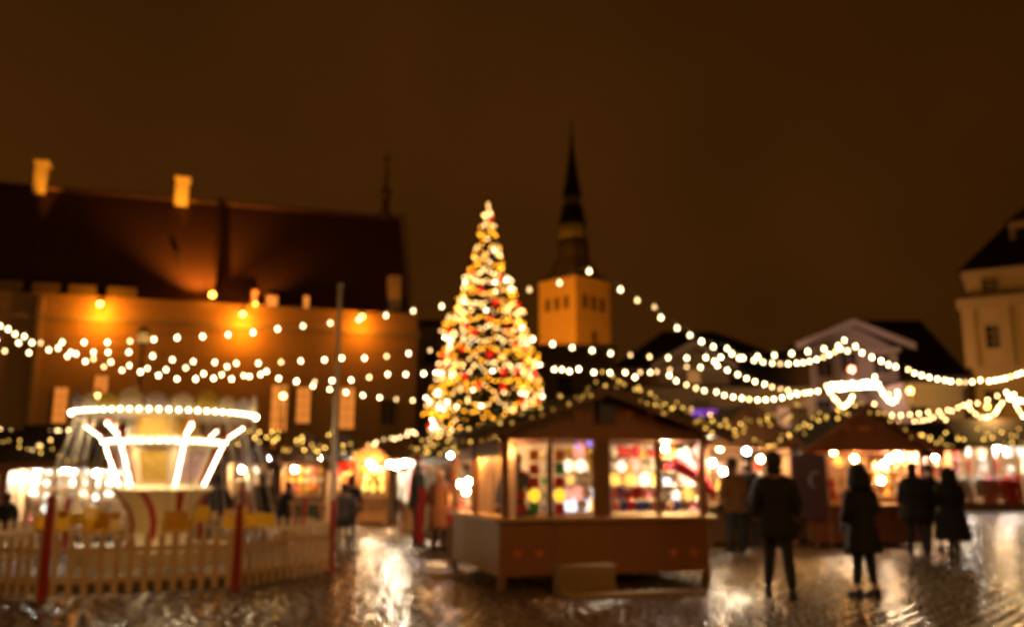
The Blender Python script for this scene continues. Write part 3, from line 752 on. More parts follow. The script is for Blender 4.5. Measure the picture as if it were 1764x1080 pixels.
# canopy
RC = 1.36; ZC = 2.44
can = MB().lathe([(.5,2.40),(1.0,2.46),(RC-.08,ZC),(RC,ZC-.03),(RC+.02,ZC+.07),(RC-.06,ZC+.10),(1.0,2.62),(.2,2.70),(.001,2.72)], 48).build('canopy', mat('canopy_paint', (.42,.32,.18), .5, .4, 3, .05), ca_o, smooth=False)
crc = [mat('crown_cream', (.80,.66,.42), .45, .2, 5, .05), mat('crown_yellow', (.75,.52,.08), .45, .2, 5, .05), mat('crown_mauve', (.55,.42,.42), .45, .2, 5, .05)]
for j in range(24):
    a = 2*PI*j/24; h = .20 if j % 3 else .27
    M = Matrix.Rotation(a, 4, 'Z') @ Matrix.Translation((RC-.005, 0, ZC+.075)) @ Matrix.Rotation(R(10), 4, 'Y')
    wd = RC*PI/24*.92
    poly = [(-wd,0),(wd,0),(wd,h*.6),(wd*.5,h*.9),(0,h),(-wd*.5,h*.9),(-wd,h*.6)]
    vs = [M @ Vector((d_, y, z)) for d_ in (-.012, .012) for y, z in poly]
    n = len(poly)
    MB().add(vs, [tuple(range(n)), tuple(range(2*n-1, n-1, -1))] + [(i, i+n, (i+1)%n+n, (i+1)%n) for i in range(n)]).build('crown_board', crc[(0,1,0,2)[j%4]], ca_o)
cb_r = .024
def cbm(B, d=13.5, c=(1,.80,.50)):
    k = 'car_bulb_%.1f' % B
    return MATS.get(k) or glow(k, c, lum(cb_r, d, B))
cbs = lambda: MB().ball((0,0,0), 1, 6)
for j in range(84):
    a = 2*PI*j/64
    put('rim_bulb', 'rim_bulb', cbs, cbm(4.0), ((RC+.035)*math.cos(a), (RC+.035)*math.sin(a), ZC+.015), sc=cb_r, parent=ca_o)
for j in range(44):
    a = 2*PI*j/44
    put('cornice_bulb', 'rim_bulb', cbs, cbm(4.0), (0.865*math.cos(a), 0.865*math.sin(a), 2.025), sc=cb_r, parent=ca_o)
for j in range(6):
    a = OA + 2*PI*j/6
    d = Vector((math.cos(a), math.sin(a), 0))
    path = [(rb0+.05, zb0+.03), (rb1+.08, zb1), (.95, 2.13), (1.22, 2.32)]
    rbm = MB().tube([d*r + Vector((0,0,z)) for r, z in path], .028, 6).build('rib', redp, ca_o)
    L = 0; pts = []
    for (r0, z0), (r1, z1) in zip(path[:-1], path[1:]):
        n = max(2, int(math.hypot(r1-r0, z1-z0)/.075))
        pts += [(r0+(r1-r0)*i/n, z0+(z1-z0)*i/n) for i in range(n)]
    for r, z in pts:
        put('rib_bulb', 'rim_bulb', cbs, cbm(4.0), d*(r+.045)+Vector((0,0,z-.01)), sc=cb_r, parent=rbm)
# swing chairs
for j in range(10):
    a = 2*PI*(j+.35)/10; d = Vector((math.cos(a), math.sin(a), 0)); t_ = Vector((-math.sin(a), math.cos(a), 0))
    c = d*1.62 + Vector((0,0,.72))
    q = MB()
    M = Matrix.Translation(c) @ Matrix.Rotation(a, 4, 'Z')
    q.box(-.16,.16,-.17,.17,0,.03, M=M).box(-.19,-.16,-.17,.17,0,.28, M=M).box(-.16,.14,-.19,-.171,0,.18, M=M).box(-.16,.14,.171,.19,0,.18, M=M)
    s_ = q.build('swing_chair', yellowp, ca_o)
    for sx, sy in ((-.15,-.17),(-.15,.17),(.13,-.17),(.13,.17)):
        MB().tube([M @ Vector((sx, sy, .18)), d*(1.26+sx*.5) + t_*sy*.8 + Vector((0,0,2.42))], .007, 4).build('chain', greym, s_)
# bare point lights added under the canopy to brighten the carousel body
point('canopy_fill', (CC.x-.35, CC.y-1.2, 2.2), 45, (1,.72,.38), .05)
point('canopy_fill', (CC.x+.75, CC.y-.95, 2.2), 40, (1,.72,.38), .05)

# ---- picket fence, octagonal
fc_ = Vector((-5.75, 14.05)); fR = 3.16
PA = G(72, 1036); PB = G(405, 1018); PC = G(570, 988)
verts8 = [Vector((PA.x, PA.y)), Vector((PB.x, PB.y)), Vector((PC.x, PC.y))]
# continue the octagon round the carousel
d1 = verts8[2]-verts8[1]
side = d1.length
ang = math.atan2(d1.y, d1.x)
p_ = verts8[2]
for k in range(4):
    ang += R(45); p_ = p_ + Vector((math.cos(ang), math.sin(ang)))*side; verts8.append(p_)
d0 = verts8[0]-verts8[1]; a_ = math.atan2(d0.y, d0.x) - R(48)
verts8.insert(0, verts8[0] + Vector((math.cos(a_), math.sin(a_)))*2.4)
fe = empty('picket_fence', (fc_.x, fc_.y, 0), 0, 'low natural wood picket fence with red corner posts round the swing carousel', 'fence')
picm = mat('picket_wood', (0.62, 0.43, 0.23), 0.6, 0.25, 5, 0.2, stretch=(6,6,1))
def picket(): 
    return MB().prism([(-.038,.05),(.038,.05),(.038,.72),(.0,.79),(-.038,.72)], -.01, .01)
for k, p in enumerate(verts8):
    h = 1.13 if k in (1,) else 1.0
    MB().lathe([(.055,0),(.055,h),(.04,h+.03),(.06,h+.05),(.05,h+.12),(.001,h+.15)], 10, (p.x-fc_.x, p.y-fc_.y, 0)).build('corner_post', redp, fe)
for k in range(len(verts8)-1):
    A, B = verts8[k], verts8[k+1]; d = B-A; L = d.length; a = math.atan2(d.y, d.x)
    M = Matrix.Translation((A.x-fc_.x, A.y-fc_.y, 0)) @ Matrix.Rotation(a, 4, 'Z')
    for z in (.22, .58):
        MB().box(.06, L-.06, .012, .04, z-.035, z+.035, M=M).build('rail', picm, fe)
    n = int((L-.16)/.165)
    for i in range(n+1):
        x = .1 + (L-.2)*i/n
        loc = M @ Vector((x, 0, rnd.uniform(-.008,.008)))
        put('picket', 'picket', picket, picm, loc, (0, rnd.uniform(-.015,.015), a), parent=fe)

# ================================================================== STALL GOODS
def star_shape():
    q = MB(); vs = [(0,-.35,0),(0,.35,0)]
    for i in range(10):
        r = 1 if i % 2 == 0 else .42; a = PI/2+PI*i/5; vs.append((r*math.cos(a), 0, r*math.sin(a)))
    fs = []
    for i in range(10): j = (i+1) % 10; fs += [(0, 2+i, 2+j), (1, 2+j, 2+i)]
    return q.add(vs, fs)
def ball_shape(): return MB().ball((0,0,0), 1, 12).lathe([(.2,.95),(.2,1.12),(.05,1.2)], 6)
def box_shape():
    return MB().box(-.8,.8,-.6,.6,-.8,.62).box(-.86,.86,-.66,.66,.621,.85).box(-.12,.12,-.68,-.661,-.8,.86).box(-.3,.3,-.1,.1,.851,1.0)
def hat_shape(): return MB().lathe([(.75,-1),(.85,-.95),(.85,-.6),(.72,-.58),(.7,-.1),(.45,.5),(.12,.75)], 12).ball((0,0,.88), .25, 8)
def jar_shape(): return MB().lathe([(.55,-1),(.62,-.9),(.62,.4),(.42,.6),(.42,.75)], 12).lathe([(.5,.76),(.5,1.0)], 12)
def lant_shape(): return MB().lathe([(.1,-1),(.6,-.75),(.9,-.2),(.9,.3),(.55,.75),(.15,.95),(.15,1.1)], 12)
def doll_shape(): return MB().lathe([(.5,-1),(.58,-.8),(.4,-.1),(.22,.2)], 10).ball((0,0,.45), .32, 8).tube([(-.2,0,.1),(-.6,-.15,-.35)], [.14,.1], 6).tube([(.2,0,.1),(.6,-.15,-.35)], [.14,.1], 6)
def scarf_shape():
    q = MB(); vs = []; n = 8
    for i in range(n+1):
        for j in range(4):
            x = -.5 + j/3; vs.append((x*.55*(1-.25*math.sin(PI*i/n)), .08*math.sin(j*2.2+i*.8), 1-2*i/n))
    vs += [(x, y+.05, z) for x, y, z in vs]
    k = 4*(n+1); fs = []
    for i in range(n):
        for j in range(3):
            a = i*4+j; fs += [(a,a+1,a+5,a+4), (k+a,k+a+4,k+a+5,k+a+1)]
    for i in range(n): fs += [(i*4, i*4+4, k+i*4+4, k+i*4), (i*4+3, k+i*4+3, k+i*4+7, i*4+7)]
    return q.add(vs, fs)
def coat_shape():
    return MB().lathe([(.55,-1),(.5,-.3),(.42,.3),(.46,.7),(.2,.92),(.12,1)], 12, sy=.45).tube([(-.4,0,.72),(-.62,0,.1),(-.6,0,-.25)], [.16,.14,.12], 8).tube([(.4,0,.72),(.62,0,.1),(.6,0,-.25)], [.16,.14,.12], 8)
def heart_shape():
    pts = []
    for i in range(16):
        t = 2*PI*i/16; pts.append((16*math.sin(t)**3/17, (13*math.cos(t)-5*math.cos(2*t)-2*math.cos(3*t)-math.cos(4*t))/17))
    return MB().prism(pts[::-1], -.2, .2)
SH = {'star': star_shape, 'bauble': ball_shape, 'gift_box': box_shape, 'wool_hat': hat_shape, 'jar': jar_shape, 'lantern': lant_shape, 'doll': doll_shape, 'scarf': scarf_shape, 'coat': coat_shape, 'heart': heart_shape}
NM = {'star': ('paper_star','paper star'), 'bauble': ('glass_bauble','glass bauble'), 'gift_box': ('gift_box','gift box'), 'wool_hat': ('wool_hat','wool hat'), 'jar': ('jar','jar'), 'lantern': ('paper_lantern','paper lantern'), 'doll': ('doll','doll'), 'scarf': ('hanging_scarf','scarf'), 'coat': ('hanging_coat','coat'), 'heart': ('gingerbread_heart','heart')}
PAL = {'white': (.8,.76,.68), 'cream': (.75,.62,.4), 'red': (.6,.03,.02), 'yellow': (.75,.5,.03), 'orange': (.75,.26,.03), 'green': (.04,.35,.15), 'blue': (.05,.08,.55), 'violet': (.3,.1,.6), 'pink': (.75,.25,.28), 'black': (.03,.03,.03), 'grey': (.25,.24,.22), 'brown': (.22,.1,.04), 'navy': (.03,.03,.12), 'pale blue': (.4,.5,.7)}
def pm(c): return mat('goods_'+c.replace(' ','_'), PAL[c], .5, .12, 8, .02)
def good(kind, colr, loc, size, label, group, rot=None, em=None):
    nm, cat = NM[kind]
    m = pm(colr) if not em else em
    o = put(nm, 'good_'+kind, SH[kind], m, loc, rot if rot is not None else (0, 0, rnd.uniform(-.3,.3)), size, smooth=False)
    return tag(o, label, cat, group)
def lamp(loc, power, col, label, r=.06, rod=.35, group='bare lamps hanging in the market stalls', bcol=None):
    e_ = empty('hanging_lamp', loc, 0, label, 'lamp', group)
    MB().tube([(0,0,r),(0,0,r+.06)], r*.5, 8).build('socket', blackm, e_)
    MB().tube([(0,0,r+.05),(0,0,r+rod)], .006, 4).build('cable', steel, e_)
    L = power/(4*PI*PI*r*r)
    MB().ball((0,0,0), r, 12).build('bulb', mat('lamp_%.1f_%.2f_%.2f' % (L, col[1], col[2]), (.8,.8,.8), .4, 0, 1, 0, emit=col, es=L), e_)
    return e_
LW = (1.0, .58, .26); LC = (1.0, .78, .52); LB = (.95, .95, 1.0); LO = (1.0, .46, .12)

def panels(parent, x0, x1, y0, y1, z0, z1, n, m, name='board', axis='x', gap=.012):
    for i in range(n):
        if axis == 'x':
            a = x0+(x1-x0)*i/n; b = x0+(x1-x0)*(i+1)/n
            MB().box(a+gap/2, b-gap/2, y0, y1, z0, z1).build(name, m, parent)
        else:
            a = y0+(y1-y0)*i/n; b = y0+(y1-y0)*(i+1)/n
            MB().box(x0, x1, a+gap/2, b-gap/2, z0, z1).build(name, m, parent)

def garland(label, p0, p1, sag, n, group, r=.020, B=.42, dist=None, col=(1,.55,.10), jit=.07, swags=1, needles=True):
    p0 = Vector(p0); p1 = Vector(p1); L = (p1-p0).length
    e_ = empty('light_garland', p0, 0, label, 'garland', group)
    pts = []
    m = max(8, int(L/.12))
    def at(t):
        s = (t*swags) % 1.0 if t < 1 else 1.0
        return (p1-p0)*t + Vector((0,0,-sag*4*s*(1-s)))
    path = [at(i/m) for i in range(m+1)]
    MB().tube(path, .012, 4).build('rope', needle, e_)
    if needles:
        q = MB()
        for i in range(int(L/.018)):
            c = at(rnd.random()); a = Vector((rnd.uniform(-1,1), rnd.uniform(-1,1), rnd.uniform(-1.1,.7))).normalized()*rnd.uniform(.06,.12)
            s_ = Vector((rnd.uniform(-1,1), rnd.uniform(-1,1), rnd.uniform(-1,1))).normalized()*.014
            q.add([c-s_, c+s_, c+a], [(0,1,2)])
        tag(q.build('fir_greenery', needle, e_), kind='stuff')
    d = dist or p0.y
    n = max(8, int(n*.72))
    for i in range(n):
        t = (i+.5)/n + rnd.uniform(-.3,.3)/n
        B_ = B*rnd.choices([1,.45,.18],[.35,.35,.3])[0]
        key = 'gbulb_%.2f_%d_%.2f' % (col[2], int(d/3), B_)
        mm = MATS.get(key) or glow(key, col, lum(r, d, B_), False)
        put('bulb', 'gbulb', lambda: MB().ball((0,0,0), 1, 6), mm, at(min(.999, t)) + Vector((rnd.uniform(-jit,jit)*.6, -.04, rnd.uniform(-jit,jit))), sc=r, parent=e_)
    return e_

def stall(name, label, F, w, d, ze_, zr_, m=wood, ch=.92, ridge='front', back=True, sides=True, counter=True, nb=5, over=.3, front_open=True, roof_m=shingle, floor_h=.12, post=.06, deco=True):
    s = empty(name, F.o, F.a, label, 'market stall')
    for x in (0, w-post*2):
        for y in (0, d-post*2):
            MB().box(x, x+post*2, y, y+post*2, 0, ze_-.1).build('post', m, s)
    MB().box(-.02, w+.02, -.02, d+.02, ze_-.1, ze_).build('ring_beam', m, s)
    MB().box(.13, w-.13, .13, d-.13, floor_h-.05, floor_h).build('floor_board', wood_d, s)
    if back: panels(s, .13, w-.13, d-.05, d-.01, floor_h+.01, ze_-.105, nb, wood_l, 'back_board')
    if sides:
        for x in (.02, w-.06): panels(s, x, x+.04, .13, d-.13, floor_h+.01, ze_-.105, 4, wood_l, 'side_board', 'y')
    if counter:
        panels(s, .125, w-.125, .03, .07, .10, ch-.04, nb, m, 'counter_board')
        MB().box(-.05, w+.05, -.14, .5, ch-.038, ch).build('counter_top', wood_l, s)
    t = .05
    if ridge == 'front':
        for sg in (0, 1):
            xe = -over if sg == 0 else w+over; zz0 = ze_ - over*(zr_-ze_)/(w/2) + .02
            MB().hexa([(xe,-over,zz0),(w/2,-over,zr_),(w/2,d+over,zr_),(xe,d+over,zz0),(xe,-over,zz0+t),(w/2,-over,zr_+t),(w/2,d+over,zr_+t),(xe,d+over,zz0+t)]).build('roof_panel', roof_m, s)
            MB().hexa([(xe,-over-.03,zz0-.08),(w/2,-over-.03,zr_-.08),(w/2,-over-.002,zr_-.08),(xe,-over-.002,zz0-.08),(xe,-over-.03,zz0+t+.02),(w/2,-over-.03,zr_+t+.02),(w/2,-over-.002,zr_+t+.02),(xe,-over-.002,zz0+t+.02)]).build('verge_board', m, s)
        nn = 7
        for yy in (0.0, d-.04):
            for i in range(nn):
                a = w*i/nn+.006; b = w*(i+1)/nn-.006
                za = ze_+.002+(zr_-ze_)*(1-abs(a-w/2)/(w/2))*.97; zb_ = ze_+.002+(zr_-ze_)*(1-abs(b-w/2)/(w/2))*.97
                poly = [(a,ze_+.001),(b,ze_+.001),(b,zb_)] + ([(w/2, zr_-.01)] if a < w/2 < b else []) + [(a,za)]
                MB().prism(poly, yy, yy+.035).build('gable_board', m, s)
    else:
        for sg in (0, 1):
            y_e = -over if sg == 0 else d+over; zz0 = ze_ - over*(zr_-ze_)/(d/2) + .02
            MB().hexa([(-over,y_e,zz0),(w+over,y_e,zz0),(w+over,d/2,zr_),(-over,d/2,zr_),(-over,y_e,zz0+t),(w+over,y_e,zz0+t),(w+over,d/2,zr_+t),(-over,d/2,zr_+t)]).build('roof_panel', roof_m, s)
        MB().box(-over, w+over, -over-.03, -over-.002, ze_-over*(zr_-ze_)/(d/2)-.08, ze_-over*(zr_-ze_)/(d/2)+.09).build('fascia_board', m, s)
    return s

# ------------------------------------------------------------------ KIOSK (centre)
KO = G(860, 1017); KE = G(1224, 1004)
kd = KE - KO; KA = math.degrees(math.atan2(kd.y, kd.x)); KW = kd.length
KF = Frame(KO, KA); KD = 3.0
_, KCZ = KF.hit(1000, 890, 0)
_, KZ1 = KF.hit(1000, 757, .05)
_, KZ2 = KF.hit(1000, 736, .05)
KZR = KF.hit(1045, 664, -.3)[1]
KRX = KF.hit(1045, 664, -.3)[0]
ks = empty('market_kiosk', KF.o, KF.a, 'brown wooden market kiosk with four bright windows full of goods', 'market stall')
kw2 = mat('kiosk_wood', (0.25, 0.085, 0.014), 0.5, 0.25, 4, 0.15, stretch=(8, 8, .7))
# legs
for x in (.0, KW-.09):
    for y in (0, KD-.09): MB().box(x, x+.09, y, y+.09, 0, .18).build('leg', wood, ks)
zlo = .17
fr_x = [0, KF.hit(958, 950)[0], KF.hit(1050, 950)[0], KF.hit(1141, 950)[0], KW]
for a, b in zip(fr_x[:-1], fr_x[1:]):
    MB().box(a+.006, b-.006, 0, .035, zlo, KCZ-.05).build('counter_board', kw2, ks)
for i in range(3):
    a = KD*i/3
    for x in (0, KW-.035):
        MB().box(x, x+.035, max(a, .04)+.006, a+KD/3-.006, zlo, KCZ-.05).build('side_board', mat('kiosk_side', (.26,.145,.05), .6, .25, 4, .15, stretch=(8,8,.7)), ks)
MB().box(-.10, KW+.10, -.12, KD+.05, KCZ-.048, KCZ).build('counter_top', wood_l, ks)
MB().box(.05, KW-.05, .05, KD-.05, .19, .22).build('floor_board', wood_d, ks)
mul = [(865, 876), (944, 951), (1023, 1050), (1130, 1137), (1206, 1232)]
for i, (a, b) in enumerate(mul):
    xa = KF.hit(a, 800, .02)[0]; xb = KF.hit(b, 800, .02)[0]
    MB().box(max(xa,.0), min(xb, KW), .01, .09 if i not in (1,3) else .06, KCZ+.001, KZ1).build('mullion', wood, ks)
for y in (KD*.5, KD-.08):
    for x in (.0, KW-.08): MB().box(x, x+.08, y, y+.08, KCZ+.001, KZ1).build('post', wood, ks)
MB().box(-.03, KW+.03, -.03, KD+.03, KZ1+.001, KZ2).build('header_beam', kw2, ks)
# open side windows on the left: niche and lamps added so the side glows
for (y0, y1) in ((KD*.5+.09, KD*.97-.09), (.10, KD*.5-.01)):
    n = 4
    for i in range(n):
        a = y0+(y1-y0)*i/n
        MB().box(.26, .28, a+.005, a+(y1-y0)/n-.005, KCZ+.002, KZ1-.002).build('inner_board', wood_l, ks)
        MB().box(.02, .045, a+.005, a+(y1-y0)/n-.005, KZ1-.24, KZ1-.003).build('shutter_board', wood_l, ks)
for i, (y_, p_) in enumerate(((.7, 40), (2.2, 55))):
    lamp(KF.w(.14, y_, KZ1-.16), p_, LO, 'added lamp in the side niche of the kiosk, %s one' % ('front', 'rear')[i], .03, .06)
panels(ks, .3, KW-.1, 1.5, 1.53, KCZ+.002, KZ1-.002, 8, mat('pale_board', (.7,.6,.45), .6), 'back_board')
MB().box(.05, KW-.05, .05, KD-.05, KZ1+.01, KZ1+.03).build('ceiling_board', wood_l, ks) if False else None
# roof
ov = .32; ovf = .35
exl = KF.hit(826, 764, -ovf)[0]; zel = KF.hit(826, 764, -ovf)[1]
exr = KF.hit(1246, 752, -ovf)[0]; zer = KF.hit(1246, 752, -ovf)[1]
for xe, zz0 in ((exl-.25, zel), (exr+.15, zer)):
    MB().hexa([(xe,-ovf,zz0),(KRX,-ovf,KZR-.06),(KRX,KD+ov,KZR-.06),(xe,KD+ov,zz0),(xe,-ovf,zz0+.05),(KRX,-ovf,KZR-.01),(KRX,KD+ov,KZR-.01),(xe,KD+ov,zz0+.05)]).build('roof_panel', shingle, ks)
    MB().hexa([(xe,-ovf-.04,zz0-.09),(KRX,-ovf-.04,KZR-.15),(KRX,-ovf-.003,KZR-.15),(xe,-ovf-.003,zz0-.09),(xe,-ovf-.04,zz0+.07),(KRX,-ovf-.04,KZR+.02),(KRX,-ovf-.003,KZR+.02),(xe,-ovf-.003,zz0+.07)]).build('verge_board', wood_d, ks)
nn = 9
for yy in (-.02, KD-.04):
    for i in range(nn):
        a = KW*i/nn+.006; b = KW*(i+1)/nn-.006
        def top(x):
            return (zel + (KZR-zel)*(x-exl)/(KRX-exl) if x < KRX else zer + (KZR-zer)*(exr-x)/(exr-KRX)) - .10
        poly = [(a, KZ2+.001), (b, KZ2+.001), (b, max(top(b), KZ2+.01))] + ([(KRX, top(KRX))] if a < KRX < b else []) + [(a, max(top(a), KZ2+.01))]
        MB().prism(poly, yy, yy+.04).build('gable_board', kw2, ks)
# carved hearts in orange
hm = mat('orange_ornament', (.60,.16,.03), .6, .2)
def ornament(px, py, yl, r, B=None):
    x, z = KF.hit(px, py, yl)
    put('carved_heart', 'carved_heart', heart_shape, hm if not B else B, (x, yl, z), sc=r, parent=ks)
for px in (955, 994, 1084, 1122): ornament(px, 712, -.035, .075)
for px, py in ((892, 953), (929, 953), (1160, 951), (1196, 951)): ornament(px, py, -.016, .07)
x, z = KF.hit(1042, 700, -.1)
MB().box(x-.10, x+.12, -.14, -.03, z-.22, z+.22).build('ridge_plate', blackm, ks)
# lamps inside
for i, (px, py, yl, pw, cl) in enumerate(((880, 766, .9, 26, LW), (965, 766, 1.0, 60, LC), (1040, 770, 1.4, 60, LC), (1115, 772, .8, 50, LW), (1146, 770, .5, 30, LC), (1165, 762, 1.2, 55, LC))):
    x, z = KF.hit(px, py, yl)
    lamp(KF.w(x, (yl if i in (0, 4) else .28), (min(z, KZ1-.10) if i in (0, 4) else KZ1+.11)), pw*(1.6 if i in (0,4) else 15.0), cl, 'bare lamp hanging in the kiosk, %s from its left end' % ORD[i], .035, .08)
# goods of the kiosk
def kg(kind, colr, px, py, yl, s, label, em=None, rot=None):
    x, z = KF.hit(px, py, yl)
    return good(kind, colr, KF.w(x, yl, z), s, label, 'goods in the kiosk windows', rot, em)
lit_y = glow('lantern_yellow', (1, .62, .03), 1.3, False); lit_w = glow('goods_glow_white', (1, .82, .60), 1.7, False); lit_v = glow('lantern_violet', (.35, .25, 1), 1.3, False)  # own glow put into goods to brighten the kiosk windows
bayn = ['leftmost bay', 'second bay', 'third bay', 'rightmost bay']
cyc1 = [('gift_box','orange',785),('gift_box','red',809),('gift_box','red',831),('lantern','yellow',853),('gift_box','green',876)]
pos = ['top', 'second', 'middle', 'fourth', 'bottom']
for i, (k_, c_, y) in enumerate(cyc1): kg(k_, c_, 920, y, .45, .088 if k_ != 'lantern' else .095, '%s %s, %s in the stacked column of the kiosk leftmost bay' % (c_, NM[k_][1], pos[i]), lit_y if k_ == 'lantern' else None, (0,0,0))
cyc2 = [('gift_box','orange',785),('gift_box','green',808),('gift_box','red',831),('lantern','yellow',853),('gift_box','red',877)]
for i, (k_, c_, y) in enumerate(cyc2): kg(k_, c_, 964, y, .45, .088 if k_ != 'lantern' else .095, '%s %s, %s in the stacked column of the kiosk second bay' % (c_, NM[k_][1], pos[i]), lit_y if k_ == 'lantern' else None, (0,0,0))
for i, y in enumerate((853, 876)): kg('gift_box', 'red', 898, y, .45, .075, '%s of two small red gift boxes left of the coloured column' % ('upper', 'lower')[i], None, (0,0,0))
q = random.Random(5)
BOT = {'star': .84, 'bauble': 1.0, 'gift_box': .8, 'wool_hat': 1.0, 'jar': 1.0, 'lantern': 1.0, 'doll': 1.0, 'heart': 1.0}
shelf_m = mat('shelf_wood', (.6,.45,.28), .5, .15, 4, .05)
def fill(bay, x0, x1, y0, y1, cols_, kinds, nx, ny, s, yl=1.1):
    zt_, zb2 = KF.hit(x0, y0, yl)[1], KF.hit(x0, y1, yl)[1]
    xa, xb = KF.hit(x0-4, y0, yl)[0], KF.hit(x1+4, y0, yl)[0]
    for j in range(ny):
        zs = max(KCZ+.03, zt_ + (zb2-zt_)*(j+1)/ny)
        MB().box(xa, xb, yl-.16, yl+.22, zs-.012, zs).build('shelf', shelf_m, ks)
        for i in range(nx):
            c_ = q.choice(cols_[min(len(cols_)-1, j*len(cols_)//ny)]); k_ = q.choice(kinds)
            x = xa+.03+(xb-xa-.06)*(i+.5)/nx + q.uniform(-.012,.012); sz = s*q.uniform(.8,1.05)
            sz = min(sz, (zt_-zb2)/ny*.52)
            em = (q.choice([lit_w, lit_w, glow('goods_glow_gold', (1,.6,.12), 1.3, False), glow('goods_glow_rose', (1,.35,.25), 1.2, False), glow('goods_glow_frost', (.85,.88,1), 1.5, False)]) if (c_ in ('white','cream') and k_ in ('star','lantern','bauble') and q.random() < .7) else None)  # some pale stars, lanterns and baubles emit, brightening the bay
            good(k_, c_, KF.w(x, yl+q.uniform(-.08,.12), zs+.002+sz*BOT[k_]), sz, '%s %s, kiosk %s, %s row from top, %s from left' % (c_, NM[k_][1], bayn[bay], ORD[j], ORD[i]), 'goods in the kiosk windows', None, em)
fill(0, 930, 944, 765, 880, [['pale blue','cream'],['green','blue'],['violet','blue']], ['jar','bauble'], 1, 5, .05)
fill(1, 974, 1024, 765, 885, [['white','yellow','cream'],['white','cream'],['white','white','cream']], ['star','lantern','bauble'], 5, 5, .10)
fill(2, 1052, 1130, 765, 885, [['yellow','red','cream'],['white','cream','yellow'],['white','cream'],['red','white','pink','violet'],['red','pink','blue']], ['star','lantern','bauble','doll'], 6, 5, .10)
fill(3, 1140, 1205, 765, 885, [['white','orange','pink'],['white','navy','red'],['white','cream'],['white','cream'],['blue','pink','brown']], ['star','bauble','wool_hat','lantern'], 5, 5, .10)
kg('lantern', 'violet', 1016, 763, .5, .05, 'small glowing violet lantern at top right of the kiosk second bay', lit_v)
kg('lantern', 'violet', 995, 768, .7, .035, 'tiny violet lantern left of the larger violet one in kiosk second bay', lit_v)
# red cloth draped in rightmost bay
x0, z0 = KF.hit(1160, 795, .3); x1, z1 = KF.hit(1232, 850, .3)
rc = MB(); n = 10; vs = []
for i in range(n+1):
    t = i/n; xx = x0+(x1-x0)*t; zz_ = z0+(z1-z0)*t + .12*math.sin(PI*t)
    hh_ = .10+.10*math.sin(PI*min(1,t*1.1))
    vs += [(xx, .3, zz_+hh_*.6), (xx, .26+.03*math.sin(i), zz_-hh_), (xx, .36, zz_-hh_*.9), (xx, .36, zz_+hh_*.6)]
fs = []
for i in range(n):
    for j in range(4): fs.append((i*4+j, i*4+(j+1)%4, i*4+4+(j+1)%4, i*4+4+j))
fs += [(0,3,2,1), (n*4, n*4+1, n*4+2, n*4+3)]
rco = rc.add(vs, fs).build('red_blanket', mat('red_cloth', (.42,.02,.02), .8), None, KF.o, KF.a, True); tag(rco, 'dark red blanket draped across the kiosk rightmost window', 'blanket')
# crate and plank in front
cr = Frame(G(968, 1028), KA-1)
cw = cr.hit(1060, 1000)[0]; chh = cr.hit(1010, 979)[1]
crt = empty('wooden_crate', cr.o, cr.a, 'low ochre wooden crate standing before the kiosk front', 'crate')
cm_ = mat('crate_wood', (.26,.15,.05), .6, .3, 5, .2, stretch=(1,8,8))
for i in range(3):
    z0_ = chh*i/3
    MB().box(0, cw, 0, .02, z0_+.004, z0_+chh/3-.004).build('slat', cm_, crt)
    MB().box(0, cw, .33, .35, z0_+.004, z0_+chh/3-.004).build('slat', cm_, crt)
    MB().box(0, .02, .021, .329, z0_+.004, z0_+chh/3-.004).build('slat', cm_, crt)
    MB().box(cw-.02, cw, .021, .329, z0_+.004, z0_+chh/3-.004).build('slat', cm_, crt)
MB().box(-.02, cw+.02, -.02, .37, chh, chh+.03).build('lid', cm_, crt)
pl = Frame(G(975, 1031), KA-2)
pw_ = pl.hit(1210, 1024)[0]
plk = MB().box(0, pw_, -.14, -.01, .012, .065).build('plank', mat('plank_wood', (.30,.20,.09), .5, .3, 5, .2), None, pl.o, pl.a); tag(plk, 'long pale plank lying on wet cobbles before the kiosk', 'plank')
bp = Frame(G(745, 997), 8)
bl = MB().box(0, .55, 0, .1, .012, .07).build('plank', MATS['plank_wood'], None, bp.o, bp.a); tag(bl, 'short plank on the ground left of the kiosk side', 'plank')

# garlands of the kiosk verges
gA = KF.w(exl-.25, -ovf-.06, zel+.06); gB = KF.w(KRX, -ovf-.06, KZR+.06); gC = KF.w(exr+.15, -ovf-.06, zer+.06)
garland('fir garland with amber bulbs along the left slope of the kiosk roof', gA, gB, .03, 46, 'garlands along stall roofs', jit=.13, B=.5)
garland('fir garland with amber bulbs along the right slope of the kiosk roof', gB, gC, .03, 46, 'garlands along stall roofs', jit=.12, B=.5)
garland('fir garland along the left eave of the kiosk roof, running back', gA, KF.w(exl-.25, KD+ov, zel+.1), .12, 34, 'garlands along stall roofs', swags=4, jit=.1, B=.5)

